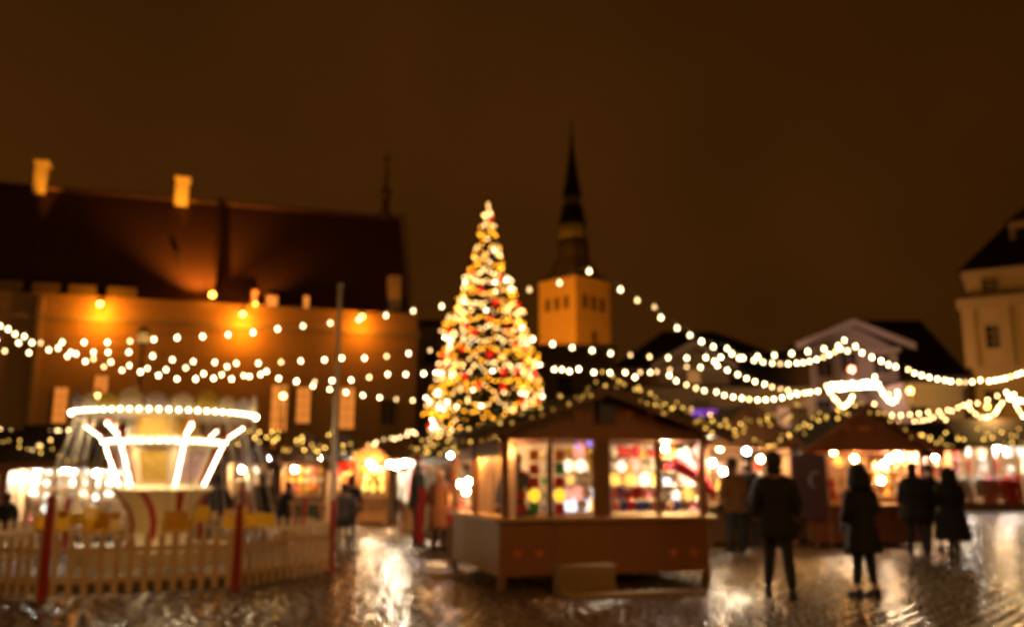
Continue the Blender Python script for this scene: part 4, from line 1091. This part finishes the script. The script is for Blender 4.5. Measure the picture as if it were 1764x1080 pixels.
# ------------------------------------------------------------------ OTHER STALLS
def rows(stl, F, d, x0, x1, z0, z1, yl, kinds, cols_, nx, nz, s, em=None, emp=0, grp=None):
    hang = all(k in ('scarf', 'coat') for k in kinds)
    fx = empty('display_rack', F.w(x0, yl, 0), F.a, '%s rack holding the goods of %s' % ('hanging' if hang else 'plain shelf', stl), 'rack')
    W_ = x1-x0
    for xx in (-.05, W_+.02): MB().box(xx, xx+.03, .10, .13, .012, z1).build('upright', wood_l, fx)
    for j in range(nz):
        zs = z1 - (z1-z0)*(j+1)/nz
        if hang: MB().tube([(-.03, .1, zs+2*s+.0), (W_+.03, .1, zs+2*s)], .012, 6).build('rail', greym, fx)
        else: MB().box(-.02, W_+.02, -.15, .099, zs-.015, zs).build('shelf', wood_l, fx)
        for i in range(nx):
            k_ = q.choice(kinds); c_ = q.choice(cols_); sz = s*q.uniform(.8,1.1)
            if not hang: sz = min(sz, (z1-z0)/nz*.48)
            x = x0+(x1-x0)*(i+.5)/nx + q.uniform(-.02,.02)
            e2 = em if (em and q.random() < emp) else None  # random goods emit, standing in for stronger lamp light
            if k_ in ('scarf', 'coat') or hang: z = zs + 2*s - sz
            else: z = zs + .002 + sz*BOT[k_]
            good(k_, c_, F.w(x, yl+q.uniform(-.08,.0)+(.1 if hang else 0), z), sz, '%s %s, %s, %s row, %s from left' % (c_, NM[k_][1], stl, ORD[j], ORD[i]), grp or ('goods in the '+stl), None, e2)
def fr(px, Y, deg=0): return Frame((P(px, 825, Y).x, Y, 0), deg)
def zat(py, Y): return P(800, py, Y).z

# A : left stall with white goods
FA = fr(22, 21, 6); wA = FA.hit(236, 825)[0]
stall('market_stall', 'wide stall glittering with white goods behind the carousel at left', FA, wA, 2.4, zat(786,21), zat(735,22.2), ridge='side', counter=False, nb=6, over=.35)
rows('white goods stall', FA, 2.4, .1, wA-.1, .35, 1.85, .7, ['star','lantern','bauble','scarf','doll'], ['white','white','cream','grey','pale blue','white','pink','grey'], 9, 5, .13, glow('white_goods_glow', (.92,1,.96), 1.5, False), .22)
for i in range(4): lamp(FA.w(wA*(i+.5)/4, .35, 1.5+.09*((i*2)%3)), 75, (1,.92,.76), 'white lamp in the white goods stall, %s from its left' % ORD[i], .06, .2)
# B : further left, orange
FB = fr(-190, 20, 10); wB = FB.hit(14, 825)[0]
stall('market_stall', 'amber lit stall cut off by the left edge of the picture', FB, wB, 2.2, zat(790,20), zat(742,21), ridge='side', nb=5)
rows('amber stall at left edge', FB, 2.2, wB-1.2, wB-.1, 1.0, 1.8, .7, ['jar','bauble'], ['orange','yellow'], 4, 2, .1, glow('amber_goods_glow', (1,.5,.08), 1.3, False), .4)
lamp(FB.w(wB-.15, .2, 1.75), 30, LC, 'lamp at right end of the amber stall', .06, .15)
# C : row in the middle distance
cs = [(236, 330, 26, 'hidden mostly behind the carousel'), (385, 474, 27, 'with dark gable and two orange carved hearts'), (478, 562, 27, 'with rosy lit back wall behind the fence'), (566, 612, 29, 'with a red awning beside the white mast')]
CCOL = [['white','cream','pink'], ['white','cream','orange','pink'], ['orange','pink','cream','yellow'], ['red','orange','cream']]
for i, (a, b, Y, tx) in enumerate(cs):
    F_ = fr(a, Y, 2); w_ = F_.hit(b, 825)[0]
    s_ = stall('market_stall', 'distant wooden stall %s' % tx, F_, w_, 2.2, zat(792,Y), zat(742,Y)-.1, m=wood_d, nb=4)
    rows(['distant stall beside the carousel','stall with the dark gable','rosy stall behind the fence','stall with the red awning'][i], F_, 2.2, .15, w_-.15, 1.05, 1.9, .9, ['jar','bauble','wool_hat','doll','lantern'], CCOL[i], 5 if i < 3 else 3, 3, .12, glow('amber_goods_glow', (1,.5,.08), 1.3, False), .15)
    lamp(F_.w(w_*.3, .3, zat(808, Y)), 85, [LC, LC, LW, LW][i], 'lamp in left half of the distant stall %s' % tx, .07, .2)
    lamp(F_.w(w_*.75, .6, zat(787, Y)), 120, [LC, LB, LW, LC][i], 'lamp in right half of the distant stall %s' % tx, .07, .2)
    if i in (1,):
        for px in (470, 490):
            x, z = F_.hit(px, 769, -.05); 
            put('carved_heart', 'carved_heart', heart_shape, hm, (x, -.05, z), sc=.12, parent=s_)
aw = P(584, 808, 28.4)
MB_ = MB().hexa([(-.35,-.5,-.10),(.45,-.5,-.10),(.45,.0,.18),(-.35,.0,.18),(-.35,-.5,-.05),(.45,-.5,-.05),(.45,.0,.23),(-.35,.0,.23)])
o = MB_.build('awning', glow('red_awning_glow', (1,.03,.01), .9, False), None, aw); tag(o, 'bright red glowing awning over the stall right of the mast', 'awning')  # awning cloth emits, its lighting is put into the material
# D : booth with yellow goods
FD = fr(612, 28.6, 0); wD = FD.hit(668, 825)[0]
stall('market_stall', 'small yellow lit booth with orange counter at the end of the alley', FD, wD, 1.8, zat(790,28.6), zat(765,28.6), m=mat('orange_wood', (.45,.20,.05), .5, .2), nb=3)
rows('yellow booth', FD, 1.8, .1, wD-.1, 1.05, 1.9, .5, ['jar','bauble','lantern'], ['yellow','cream','yellow'], 3, 3, .15, glow('yellow_goods_glow', (1,.72,.16), 1.2, False), .55)
lamp(FD.w(wD*.5, .25, 1.85), 55, LC, 'lamp in the small yellow booth', .07, .1)
lamp(FD.w(wD*.5, -.5, 1.95), 130, LW, 'lamp over the counter of the yellow booth', .05, .1)
# E : clothing stall along the alley's right side
e0 = P(688, 825, 23.5)
FE = Frame((e0.x, 23.5, 0), -68); 
FE = Frame((P(690, 825, 24.5).x, 24.5, 0), -66)
wE = 6.2
sE = stall('market_stall', 'clothing stall with orange lit awning on right side of the alley', FE, wE, 2.0, 2.02, 2.55, ridge='side', counter=False, nb=6, over=.3)
cl = [('coat','grey'),('scarf','white'),('coat','pink'),('scarf','cream'),('coat','red'),('coat','white'),('scarf','grey'),('coat','black'),('scarf','red'),('coat','cream'),('scarf','white'),('coat','brown')]
for i, (k_, c_) in enumerate(cl):
    good(k_, c_, FE.w(.25+i*.5, -.05, 1.35 if k_ == 'coat' else 1.2), .42, '%s %s hanging on the clothing stall front, %s from the far end' % (c_, NM[k_][1], ORD[i]), 'clothes on the clothing stall', (0,0,FE.a+q.uniform(-.3,.3)))
for i in range(9):
    c_ = ['white','cream','pink','grey','red','white','brown','cream','black'][i]
    good('coat', c_, FE.w(.4+i*.62, .75, .75 if i % 2 else .8), .45, '%s coat on the lower rail inside the clothing stall, %s from the far end' % (c_, ORD[i]), 'clothes on the clothing stall', (0,0,FE.a))
for i, (x_, z_, p_) in enumerate(((.3, 1.85, 90), (.9, 1.8, 150), (1.6, 1.86, 90), (2.6, 1.88, 30), (4.4, 1.88, 26))):
    lamp(FE.w(x_, -.4 if i < 3 else .3, z_), p_, LC if i < 3 else LO, 'lamp of the clothing stall, %s from the far end' % ORD[i], .065, .1)
for y_, z_, lb in ((-.05, 1.80, 'front'), (.75, 1.25, 'lower inner')):
    rl = empty('clothes_rail', FE.w(0, y_, 0), FE.a, 'long %s metal clothes rail of the clothing stall' % lb, 'clothes rail', 'rails of the clothing stall')
    MB().tube([(0,0,z_),(wE,0,z_)], .014, 6).build('rail', greym, rl)
    for x_ in (.02, wE-.02): MB().tube([(x_,0,.012),(x_,0,z_)], .014, 6).build('upright', greym, rl)
# three bulbs between clothing stall and kiosk and a small table
for i, (px, py) in enumerate(((791, 833), (807, 829), (803, 846))):
    lamp(P(px, py, 17.5), 32, LW, ['left', 'upper right', 'lower right'][i] + ' lamp of the three glowing between the clothing stall and the kiosk', .055, .12)
lamp(P(776, 784, 18.5), 14, LB, 'cool white lamp high between the clothing stall and the kiosk', .04, .1)
FT = fr(772, 17.2, 8)
tb_ = empty('trestle_table', FT.o, FT.a, 'small trestle table with red cloth left of the kiosk', 'table')
MB().box(0, .8, 0, .6, .84, .87).build('table_top', wood_l, tb_)
for x in (.05, .71):
    for y in (.05, .51): MB().box(x, x+.04, y, y+.04, 0, .84).build('leg', wood, tb_)
o = MB().box(-.02, .82, -.02, .62, .872, .90).box(-.02, .82, -.03, -.021, .62, .89).build('tablecloth', pm('red'), None, FT.o, FT.a); tag(o, 'red cloth on the trestle table left of the kiosk', 'tablecloth')
rows('trestle table left of the kiosk', FT, .6, .1, .7, .95, 1.15, .3, ['jar','bauble'], ['orange','blue','cream','red'], 4, 1, .06)

# G : stall right of kiosk
FG = fr(1214, 19.6, 2); wG = FG.hit(1372, 825)[0]
stall('market_stall', 'orange lit stall directly behind the right corner of the kiosk', FG, wG, 2.3, zat(768,19.6)+.05, zat(700,20), nb=4)
rows('stall behind the kiosk corner', FG, 2.3, .1, wG-.1, 1.0, 1.85, .9, ['jar','bauble','wool_hat','heart'], ['orange','cream','pink','white','red','brown'], 6, 4, .11, glow('amber_goods_glow', (1,.5,.08), 1.3, False), .12)
for i, (px, py, pw, c_) in enumerate(((1227, 797, 60, LC), (1246, 812, 60, LC), (1286, 777, 22, LB), (1310, 790, 40, LW), (1240, 772, 22, LO))):
    lamp(P(px, py, 19.9 if i else 19.3), pw, c_, 'lamp in the stall behind the kiosk corner, %s counting from brightest' % ORD[i], .06, .1)
rb = P(1296, 852, 19.2)
o = MB().box(-.12,.12,-.1,.1,-.17,.15).box(-.13,.13,-.11,.11,.151,.17).build('red_box', glow('red_box_glow', (1,.01,.005), .75, False), None, rb); tag(o, 'glowing red box on the counter behind the brown jacketed person', 'box')  # box emits: the light behind it is put into its colour
# banner with pale swirl
bq = P(1396, 838, 18.9)
bn = empty('banner', (bq.x, bq.y, 0), 0, 'dark cloth banner with large pale curl, hung between two stalls', 'banner')
za, zb_ = zat(893, 18.9), zat(782, 18.9)
MB().box(-.36, .36, 0, .02, za, zb_).build('cloth', mat('banner_cloth', (.10,.05,.07), .8, .3), bn)
arc = MB(); pts = []
for i in range(13):
    a = R(60 + 200*i/12); pts.append((.14+.15*math.cos(a), -.02, bq.z+.14+.17*math.sin(a)))
arc.tube(pts, [.012+.02*math.sin(PI*i/12) for i in range(13)], 6)
arc.build('swirl', mat('banner_print', (.45,.38,.42), .8), bn)
for x in (-.4, .38): MB().box(x, x+.03, -.01, .03, 0, zb_+.05).build('pole', wood, bn)
# H : stall with gable, right
FH = Frame(G(1412, 943) + Vector((-.1,0,0)), 3); wH = FH.hit(1598, 870)[0]
YH = FH.o.y
sH = stall('market_stall', 'gabled stall with red and orange goods behind the black coated woman', FH, wH, 2.4, FH.hit(1450, 770)[1], FH.hit(1475, 700)[1], nb=6, m=mat('red_brown_wood', (.24,.075,.03), .55, .25))
rows('gabled red goods stall', FH, 2.4, .1, wH*.55, 1.0, 1.95, .5, ['wool_hat','bauble','scarf','heart','star'], ['red','orange','red','pink','cream','black'], 6, 4, .11, glow('amber_goods_glow', (1,.5,.08), 1.3, False), .15)
rows('right half of the gabled stall', FH, 2.4, wH*.55, wH-.1, 1.1, 1.9, .8, ['jar','bauble','star'], ['cream','orange','brown'], 4, 3, .11)
for i, (px, py, pw, c_) in enumerate(((1549, 787, 70, LC), (1533, 790, 45, LW), (1522, 800, 40, LW), (1472, 790, 45, LO), (1436, 778, 40, LO), (1518, 827, 30, LC))):
    lamp(P(px, py, YH+.5), pw, c_, 'lamp in the gabled red goods stall, %s counting from brightest' % ORD[i], .06, .1)
for px in (1445, 1460, 1482, 1494):
    x, z = FH.hit(px, 738, -.05)
    put('carved_heart', 'carved_heart', heart_shape, hm, (x, -.05, z), sc=.09, parent=sH)
# tan box by banner
tbx = G(1392, 932)
o = MB().box(-.2,.2,0,.3,0.01,.55).box(-.22,.22,-.02,.32,.551,.58).build('storage_box', mat('ochre_box', (.42,.22,.05), .6), None, tbx); tag(o, 'ochre storage box under the dark banner', 'box')
# I : background stall
FI = fr(1500, 33, 0); wI = FI.hit(1650, 825)[0]
stall('market_stall', 'far stall with rosy lights between gabled stall and bright white stall', FI, wI, 2.4, zat(765,33), zat(730,34), ridge='side', nb=6, m=wood)
rows('rosy far stall', FI, 2.4, .2, wI-.2, 1.2, 2.3, .8, ['scarf','wool_hat','bauble'], ['pink','orange','cream','white'], 7, 3, .18)
for i in range(3): lamp(FI.w(wI*(i+.5)/3, .5, 2.25), 75, (1,.6,.42), 'lamp in the rosy far stall, %s from left' % ORD[i], .07, .12)
# J : brilliant white stall far right
FJ = fr(1644, 42, -2); wJ = FJ.hit(1900, 825)[0]
zJ = zat(758, 42)
stall('market_stall', 'large brilliantly lit stall hung with textiles at right edge', FJ, wJ, 3.2, zJ, zat(722,43), ridge='side', counter=False, nb=8, m=wood, over=.4)
rows('brilliant white stall', FJ, 3.2, .2, wJ-.3, .4, 1.5, .3, ['scarf','coat'], ['grey','white','white','red','white','grey','pink'], 14, 1, .62)
rows('upper rail of the brilliant white stall', FJ, 3.2, .2, wJ-.3, 1.6, 3.1, .9, ['scarf','coat','star'], ['white','cream','red','white','grey','pink'], 10, 2, .45)
for i in range(4): lamp(FJ.w(wJ*(i+.4)/4, .55, (2.1 if i == 2 else zJ-.28)), 190, (1,.88,.74), 'white lamp in the brilliant white stall, %s from left' % ORD[i], .10, .6)
x0 = 0
MB().box(.05, wJ, -.10, -.03, .05, .38).build('kick_board', mat('ochre_board', (.4,.2,.05), .6), bpy.data.objects[[o_.name for o_ in bpy.data.objects if o_.name.startswith('market_stall')][-1]])

# roof garlands on those stalls
def rg(label, pa, Ya, pb, Yb, sag, n, B=.4, swags=1, jit=.1, r=.024):
    garland(label, P(*pa, Ya), P(*pb, Yb), sag, n, 'garlands along stall roofs', r=r, B=B, dist=(Ya+Yb)/2, jit=jit, swags=swags)
rg('swagged garland on the left eave line of white goods stall', (0,752), 20.5, (135,790), 20.5, .05, 16, .4)
rg('garland climbing the dark roof behind the carousel towards its right side', (330,790), 26, (436,745), 26, .1, 26, .4, 2, .18)
rg('garland falling along the dark gable stall roof, left of the mast', (436,740), 26.4, (560,775), 26.4, .15, 34, .75, 3, .22)
rg('garland on the roof between the mast and the booth', (560,745), 28, (640,785), 28, .1, 18, .55, 1, .2)
rg('garland along the dark roof left of the kiosk side wall', (700,790), 22, (830,735), 16, .05, 24, .5, 2, .12)
rg('garland low across the front of the orange lit stall roof, rising', (1225,745), 19, (1375,700), 19.4, .12, 34, .55, 2, .13)
rg('garland from kiosk eave over the roof of the orange lit stall', (1130,690), 18, (1240,735), 18, .0, 18, .6, 1, .06)
rg('rosy bulbed garland above the orange lit stall before the violet sign', (1222,712), 22, (1320,715), 22, .12, 20, .95, 1, .07)
rg('garland along the left slope of the gabled stall roof', (1300,765), 18.6, (1474,690), 18.6, .1, 40, .55, 3, .12)
rg('garland along the right slope of the gabled stall roof', (1474,690), 18.6, (1620,762), 18.6, .1, 14, .35, 2, .12)
rg('garland with golden bulbs over the far roofs left of the bright stall', (1545,735), 32, (1660,745), 32, .45, 26, .55, 3, .2, .034)
rg('garland with golden bulbs on the roof of the brilliant stall', (1680,735), 40, (1790,745), 40, .5, 24, .5, 3, .25, .04)

# easel sign (green board with orange legs) beyond the fence
ez = Frame((P(530, 870, 17.5).x, 17.5, 0), 5)
es_ = empty('easel_board', ez.o, ez.a, 'green board on splayed orange easel legs behind the fence right panel', 'easel')
zt_ = zat(868, 17.5)
MB().hexa([(-.12,-.02,.35),(.1,-.02,.35),(.17,-.02,zt_),(-.20,-.02,zt_),(-.12,.0,.35),(.1,.0,.35),(.17,.0,zt_),(-.20,.0,zt_)]).build('board', mat('green_board', (.03,.10,.02), .5), es_)
MB().tube([(-.30,-.03,zt_),(-.08,-.10,.0)], .03, 6).build('leg', mat('orange_leg', (.55,.25,.08), .5), es_)
MB().tube([(.24,-.03,zt_),(.42,-.10,.0)], .03, 6).build('leg', MATS['orange_leg'], es_)
MB().box(-.36,.36,-.1,.3,zt_+.005,zt_+.04).build('shelf', mat('rosy_shelf', (.6,.3,.2), .5), es_)

# ================================================================== PEOPLE
skin_m = mat('skin', (.42,.23,.15), .5, .1)
def skinmesh(name, verts, edges, radii, m, parent, root=0, sub=1):
    me = bpy.data.meshes.new(name); me.from_pydata(verts, edges, []); me.materials.append(m)
    o = bpy.data.objects.new(name, me); COL.objects.link(o); o.parent = parent
    sk = o.modifiers.new('skin', 'SKIN'); sk.use_smooth_shade = True
    for i, r in enumerate(radii):
        d = me.skin_vertices[0].data[i]; d.radius = (r, r) if not isinstance(r, tuple) else r; d.use_root = (i == root)
    ss = o.modifiers.new('sub', 'SUBSURF'); ss.levels = sub; ss.render_levels = sub
    return o
def glove_shape():
    q = MB().hexa([(-.035,-.015,0),(.035,-.015,0),(.035,.015,0),(-.035,.015,0),(-.042,-.014,-.09),(.042,-.014,-.09),(.042,.014,-.09),(-.042,.014,-.09)])
    for i, (x, l) in enumerate(((-.032,.065),(-.011,.078),(.011,.072),(.032,.055))):
        q.tube([(x,0,-.085),(x,-.006,-.085-l*.5),(x,-.02,-.085-l)], [.011,.010,.008], 6)
    q.tube([(.04,0,-.03),(.062,-.012,-.06),(.058,-.022,-.095)], [.013,.012,.009], 6)
    return q
def person(px, fy, hy, label, coat=(.015,.013,.012), legs=(.015,.015,.018), face=0.0, coat_len=.45, bulk=1.0, stance=.13, step=.0, hood=False, hair=(.02,.012,.008), hat=None, skirt=0.0, Y=None, arms=.07, forearm=0.0, lean=0.0, base=0.0, boots=(.01,.008,.007), elbow=0.0, ankle=False):
    g = G(px, fy) if Y is None else Vector((P(px, fy, Y).x, Y, 0))
    H = P(px, hy, g.y).z - base
    g.z = base
    k = H/1.75
    p = empty('person', g, R(face), label, 'person')
    V = lambda x, y, z: (x*k, y*k, z*k)
    hip, kn = .90, .49
    L = [V(-stance*.75, step*.5, kn), V(-stance, step, .09), V(-stance-.02, step+.13, .035)]
    Rr = [V(stance*.75, -step*.5, kn), V(stance, -step, .09), V(stance+.02, -step+.13, .035)]
    ly = lean
    vs = [V(0,0,hip+.03), V(0,.01+ly*.3,1.15), V(0,ly*.7,1.38), V(0,.01+ly,1.50), V(0,.02+ly,1.60), V(0,.015+ly,1.69)]
    sh = .19
    ax = sh+arms
    vs += [V(-sh,ly*.7,1.40), V(-ax,-.02+ly*.5+elbow,1.14), V(-ax-.01+forearm*.6,.06+forearm+elbow*.5,.90+forearm*.5)]
    vs += [V(sh,ly*.7,1.40), V(ax,-.02+ly*.5+elbow,1.14), V(ax+.01-forearm*.6,.06+forearm+elbow*.5,.90+forearm*.5)]
    vs += [V(-.085,0,hip-.06)] + L + [V(.085,0,hip-.06)] + Rr
    ed = [(0,1),(1,2),(2,3),(3,4),(4,5),(2,6),(6,7),(7,8),(2,9),(9,10),(10,11),(0,12),(12,13),(13,14),(14,15),(0,16),(16,17),(17,18),(18,19)]
    rr = [.12,.11,.12,.05,.085,.07,.055,.042,.03,.055,.042,.03,.08,.055,.038,.032,.08,.055,.038,.032]
    skinmesh('body', vs, ed, [r*k for r in rr], skin_m, p)
    coat = tuple(c*(.55 if sum(coat) < .06 else 1) for c in coat)
    cm2 = mat('cloth_%.3f_%.3f_%.3f' % coat, coat, .85, .25, 14, .2)
    lm = mat('cloth_%.3f_%.3f_%.3f' % legs, legs, .85, .2, 14, .1)
    B = bulk
    hem = hip - (coat_len-.30)
    cv = [V(0,.0,hip+.02), V(0,.01+ly*.3,1.15), V(0,ly*.7,1.365), V(0,.01+ly,1.505), V(-sh,ly*.7,1.335), V(-ax-.005,-.02+ly*.5+elbow,1.14), V(-ax-.012+forearm*.57,.05+forearm*.95+elbow*.5,.93+forearm*.48),
          V(sh,ly*.7,1.335), V(ax+.005,-.02+ly*.5+elbow,1.14), V(ax+.012-forearm*.57,.05+forearm*.95+elbow*.5,.93+forearm*.48), V(0,0,hem+.08)]
    ce = [(0,1),(1,2),(2,3),(2,4),(4,5),(5,6),(2,7),(7,8),(8,9),(0,10)]
    crr = [.165*B,.165*B,.150*B,.082,.080*B,.068*B,.055,.080*B,.068*B,.055,.16*B+skirt*.5]
    skinmesh('coat', cv, ce, [(r*k*1.02, r*k*.98) for r in crr], cm2, p)
    MB().lathe([(.085*k,1.44*k),(.095*k,1.50*k),(.090*k,1.55*k),(.070*k,1.545*k)], 12, (0, (.01+ly)*k, 0)).build('collar', cm2, p, smooth=True)
    # coat skirt
    MB().lathe([((.15*B)*k,(hip+.1)*k),((.20*B)*k,(hip-.05)*k),((.21*B+skirt)*k,(hem+.06)*k),((.205*B+skirt)*k,hem*k),((.12*B)*k,(hem+.02)*k)], 16, sy=.78).build('coat_hem', cm2, p, smooth=True)
    tv = [V(0,0,hip), V(-.085,0,hip-.07)] + [L[0], (L[1][0], L[1][1], L[1][2]+.01+(.06 if ankle else 0))] + [V(.085,0,hip-.07)] + [Rr[0], (Rr[1][0], Rr[1][1], Rr[1][2]+.01+(.06 if ankle else 0))]
    skinmesh('trousers', tv, [(0,1),(1,2),(2,3),(0,4),(4,5),(5,6)], [.13*k,.10*k,.072*k,.055*k,.10*k,.072*k,.055*k], lm, p)
    bm_ = mat('boot_%.3f' % boots[0], boots, .4, .2)
    for q_ in (L, Rr):
        a = Vector(q_[1])
        MB().hexa([(a.x-.05*k,a.y-.07*k,.006),(a.x+.05*k,a.y-.07*k,.006),(a.x+.055*k,a.y+.19*k,.006),(a.x-.055*k,a.y+.19*k,.006),(a.x-.045*k,a.y-.06*k,.12*k),(a.x+.045*k,a.y-.06*k,.12*k),(a.x+.04*k,a.y+.10*k,.085*k),(a.x-.04*k,a.y+.10*k,.085*k)]).build('boot', bm_, p)
    # face, hair
    hc = Vector(V(0, .02+ly, 1.635))
    MB().add([hc+Vector((-.016,.085,-.02))*k, hc+Vector((.016,.085,-.02))*k, hc+Vector((0,.118,-.018))*k, hc+Vector((0,.088,.03))*k], [(0,1,2),(0,2,3),(1,3,2)]).build('nose', skin_m, p)
    ed_ = mat('eye_dark', (.03,.015,.01), .4)
    for sx in (-1,1):
        MB().ball(hc+Vector((sx*.088,.0,-.005))*k, .022*k, 6).build('ear', skin_m, p)
        MB().ball(hc+Vector((sx*.032,.082,.018))*k, .011*k, 6).build('eye', ed_, p)
    MB().box(hc.x-.024*k, hc.x+.024*k, hc.y+.078*k, hc.y+.09*k, hc.z-.052*k, hc.z-.044*k).build('mouth', mat('lip', (.25,.08,.06), .5), p)
    hm_ = mat('hair_%.3f_%.3f' % (hair[0], hair[2]), hair, .7, .2)
    if hood:
        MB().lathe([(.155,-.20),(.150,-.10),(.128,.02),(.11,.08),(.06,.125),(.001,.14)], 14, tuple(hc+Vector((0,-.03*k,0))), sy=1.0).build('hood', cm2, p, smooth=True)
    elif hat:
        hm2 = mat('hat_%.3f_%.3f' % (hat[0], hat[2]), hat, .85, .2)
        MB().lathe([(.105*k,.0),(.112*k,.02),(.108*k,.06*k),(.085*k,.11*k),(.03*k,.14*k),(.001,.145*k)], 14, tuple(hc+Vector((0,-.005,.01)))).build('knit_hat', hm2, p, smooth=True)
    else:
        MB().lathe([(.07*k,-.09*k),(.093*k,-.05*k),(.100*k,.0*k),(.097*k,.04*k),(.080*k,.08*k),(.045*k,.108*k),(.001,.116*k)], 14, tuple(hc+Vector((0,-.022*k,0)))).build('hair', hm_, p, smooth=True)
    gm2 = mat('glove', (.012,.01,.01), .7)
    for w_, sx in ((8, -1), (11, 1)):
        wp = Vector(vs[w_])
        put('glove', 'glove', glove_shape, gm2, wp, (R(-25) if forearm else 0, 0, 0 if sx < 0 else PI*0), (-sx*k, k, k), parent=p)
    return p
person(1345, 1030, 776, 'tall person in dark jacket and trousers standing with back turned right of the kiosk', coat=(.016,.011,.008), stance=.13, step=.17, bulk=1.2, coat_len=.5, face=-12, arms=.045)
person(1493, 1030, 801, 'person in long black coat and slim trousers with pale bare ankles', coat=(.010,.008,.008), legs=(.008,.008,.010), hood=True, coat_len=.62, skirt=.03, stance=.12, step=.03, bulk=1.18, face=20, arms=.04, forearm=.12, ankle=True)
person(1583, 956, 795, 'person in dark jacket walking at left of the group of three', coat=(.012,.009,.008), stance=.10, step=.14, bulk=1.4, coat_len=.58, face=-8, arms=.05)
person(1612, 948, 802, 'middle person of the dark group of three, half hidden', coat=(.010,.008,.008), hat=(.012,.01,.01), stance=.09, step=.1, bulk=1.3, coat_len=.62, face=0, arms=.05)
person(1645, 958, 806, 'person in wide black knee length coat at right of the group of three', coat=(.008,.006,.006), hood=True, coat_len=.88, skirt=.06, stance=.05, step=.05, bulk=1.45, face=-6, arms=.06, forearm=.1)
person(1268, 953, 787, 'person in brown jacket and blue jeans leaning to the stall behind the kiosk corner', coat=(.20,.085,.02), legs=(.03,.035,.045), stance=.10, step=.05, bulk=1.1, face=25, hair=(.02,.012,.006))
person(1293, 944, 784, 'person in black jacket and cap just right of the brown jacketed one', coat=(.016,.014,.016), hat=(.02,.02,.02), stance=.10, step=.08, bulk=1.05, face=-20)
person(3, 960, 848, 'dark figure at the left edge of the picture beside the white goods stall', coat=(.012,.008,.006), bulk=1.2, face=40, Y=17.5)
person(370, 938, 816, 'person in dark blue grey coat right of the carousel body', coat=(.035,.045,.055), legs=(.01,.01,.012), bulk=1.1, face=30, coat_len=.6, Y=19.5)
person(413, 936, 826, 'person in dusty pink coat between two dark coated people behind the fence', coat=(.34,.09,.075), legs=(.05,.02,.02), bulk=1.25, face=150, coat_len=.7, Y=19.5, hair=(.08,.04,.02))
person(449, 936, 812, 'person in dark olive coat right of the pink coated one', coat=(.025,.028,.016), legs=(.012,.012,.01), bulk=1.1, face=-20, coat_len=.65, Y=19.8)
person(486, 936, 828, 'person in black jacket bending towards the rosy stall', coat=(.02,.017,.016), bulk=1.25, face=-60, lean=.12, Y=20.5)
person(603, 930, 818, 'person in dark violet coat walking in the alley', coat=(.035,.022,.055), legs=(.02,.02,.03), bulk=1.0, face=-10, step=.12, coat_len=.55)
person(590, 938, 832, 'person in grey jacket beside the violet coated one in the alley', coat=(.10,.09,.085), legs=(.03,.03,.035), bulk=.95, face=10, step=.1)
person(716, 938, 785, 'person in grey green jacket and light trousers browsing at the clothing stall', coat=(.06,.065,.06), legs=(.10,.08,.06), hat=(.25,.03,.03), bulk=1.1, face=-70, step=.05)
person(757, 948, 806, 'person in long rust orange coat seen from behind, left of the kiosk', coat=(.16,.05,.008), legs=(.06,.03,.012), bulk=1.25, face=-30, coat_len=.75, hair=(.25,.12,.05))
person(888, 960, 778, 'vendor with dark hair and blue shirt inside the kiosk left bay', coat=(.06,.07,.12), hair=(.03,.014,.008), bulk=.95, face=170, Y=KF.w(.35,.8,0).y+.0, base=.22)
# red skirt hanging
o = good('scarf', 'red', G(722, 940) + Vector((0,0,.66)), .5, 'long bright red garment hanging low at the near end of clothing stall', 'clothes on the clothing stall', (0,0,R(-60))); o.scale = (.62,.9,.60)
pst = MB().tube([(0,0,0),(0,0,1.25)], .015, 6).box(-.2,.2,-.01,.01,1.25,1.27).box(-.15,.15,-.15,.15,0,.02).build('garment_stand', blackm, None, G(722, 940)+Vector((0,.02,.012))); tag(pst, 'slim metal garment stand holding the long red garment', 'garment stand')
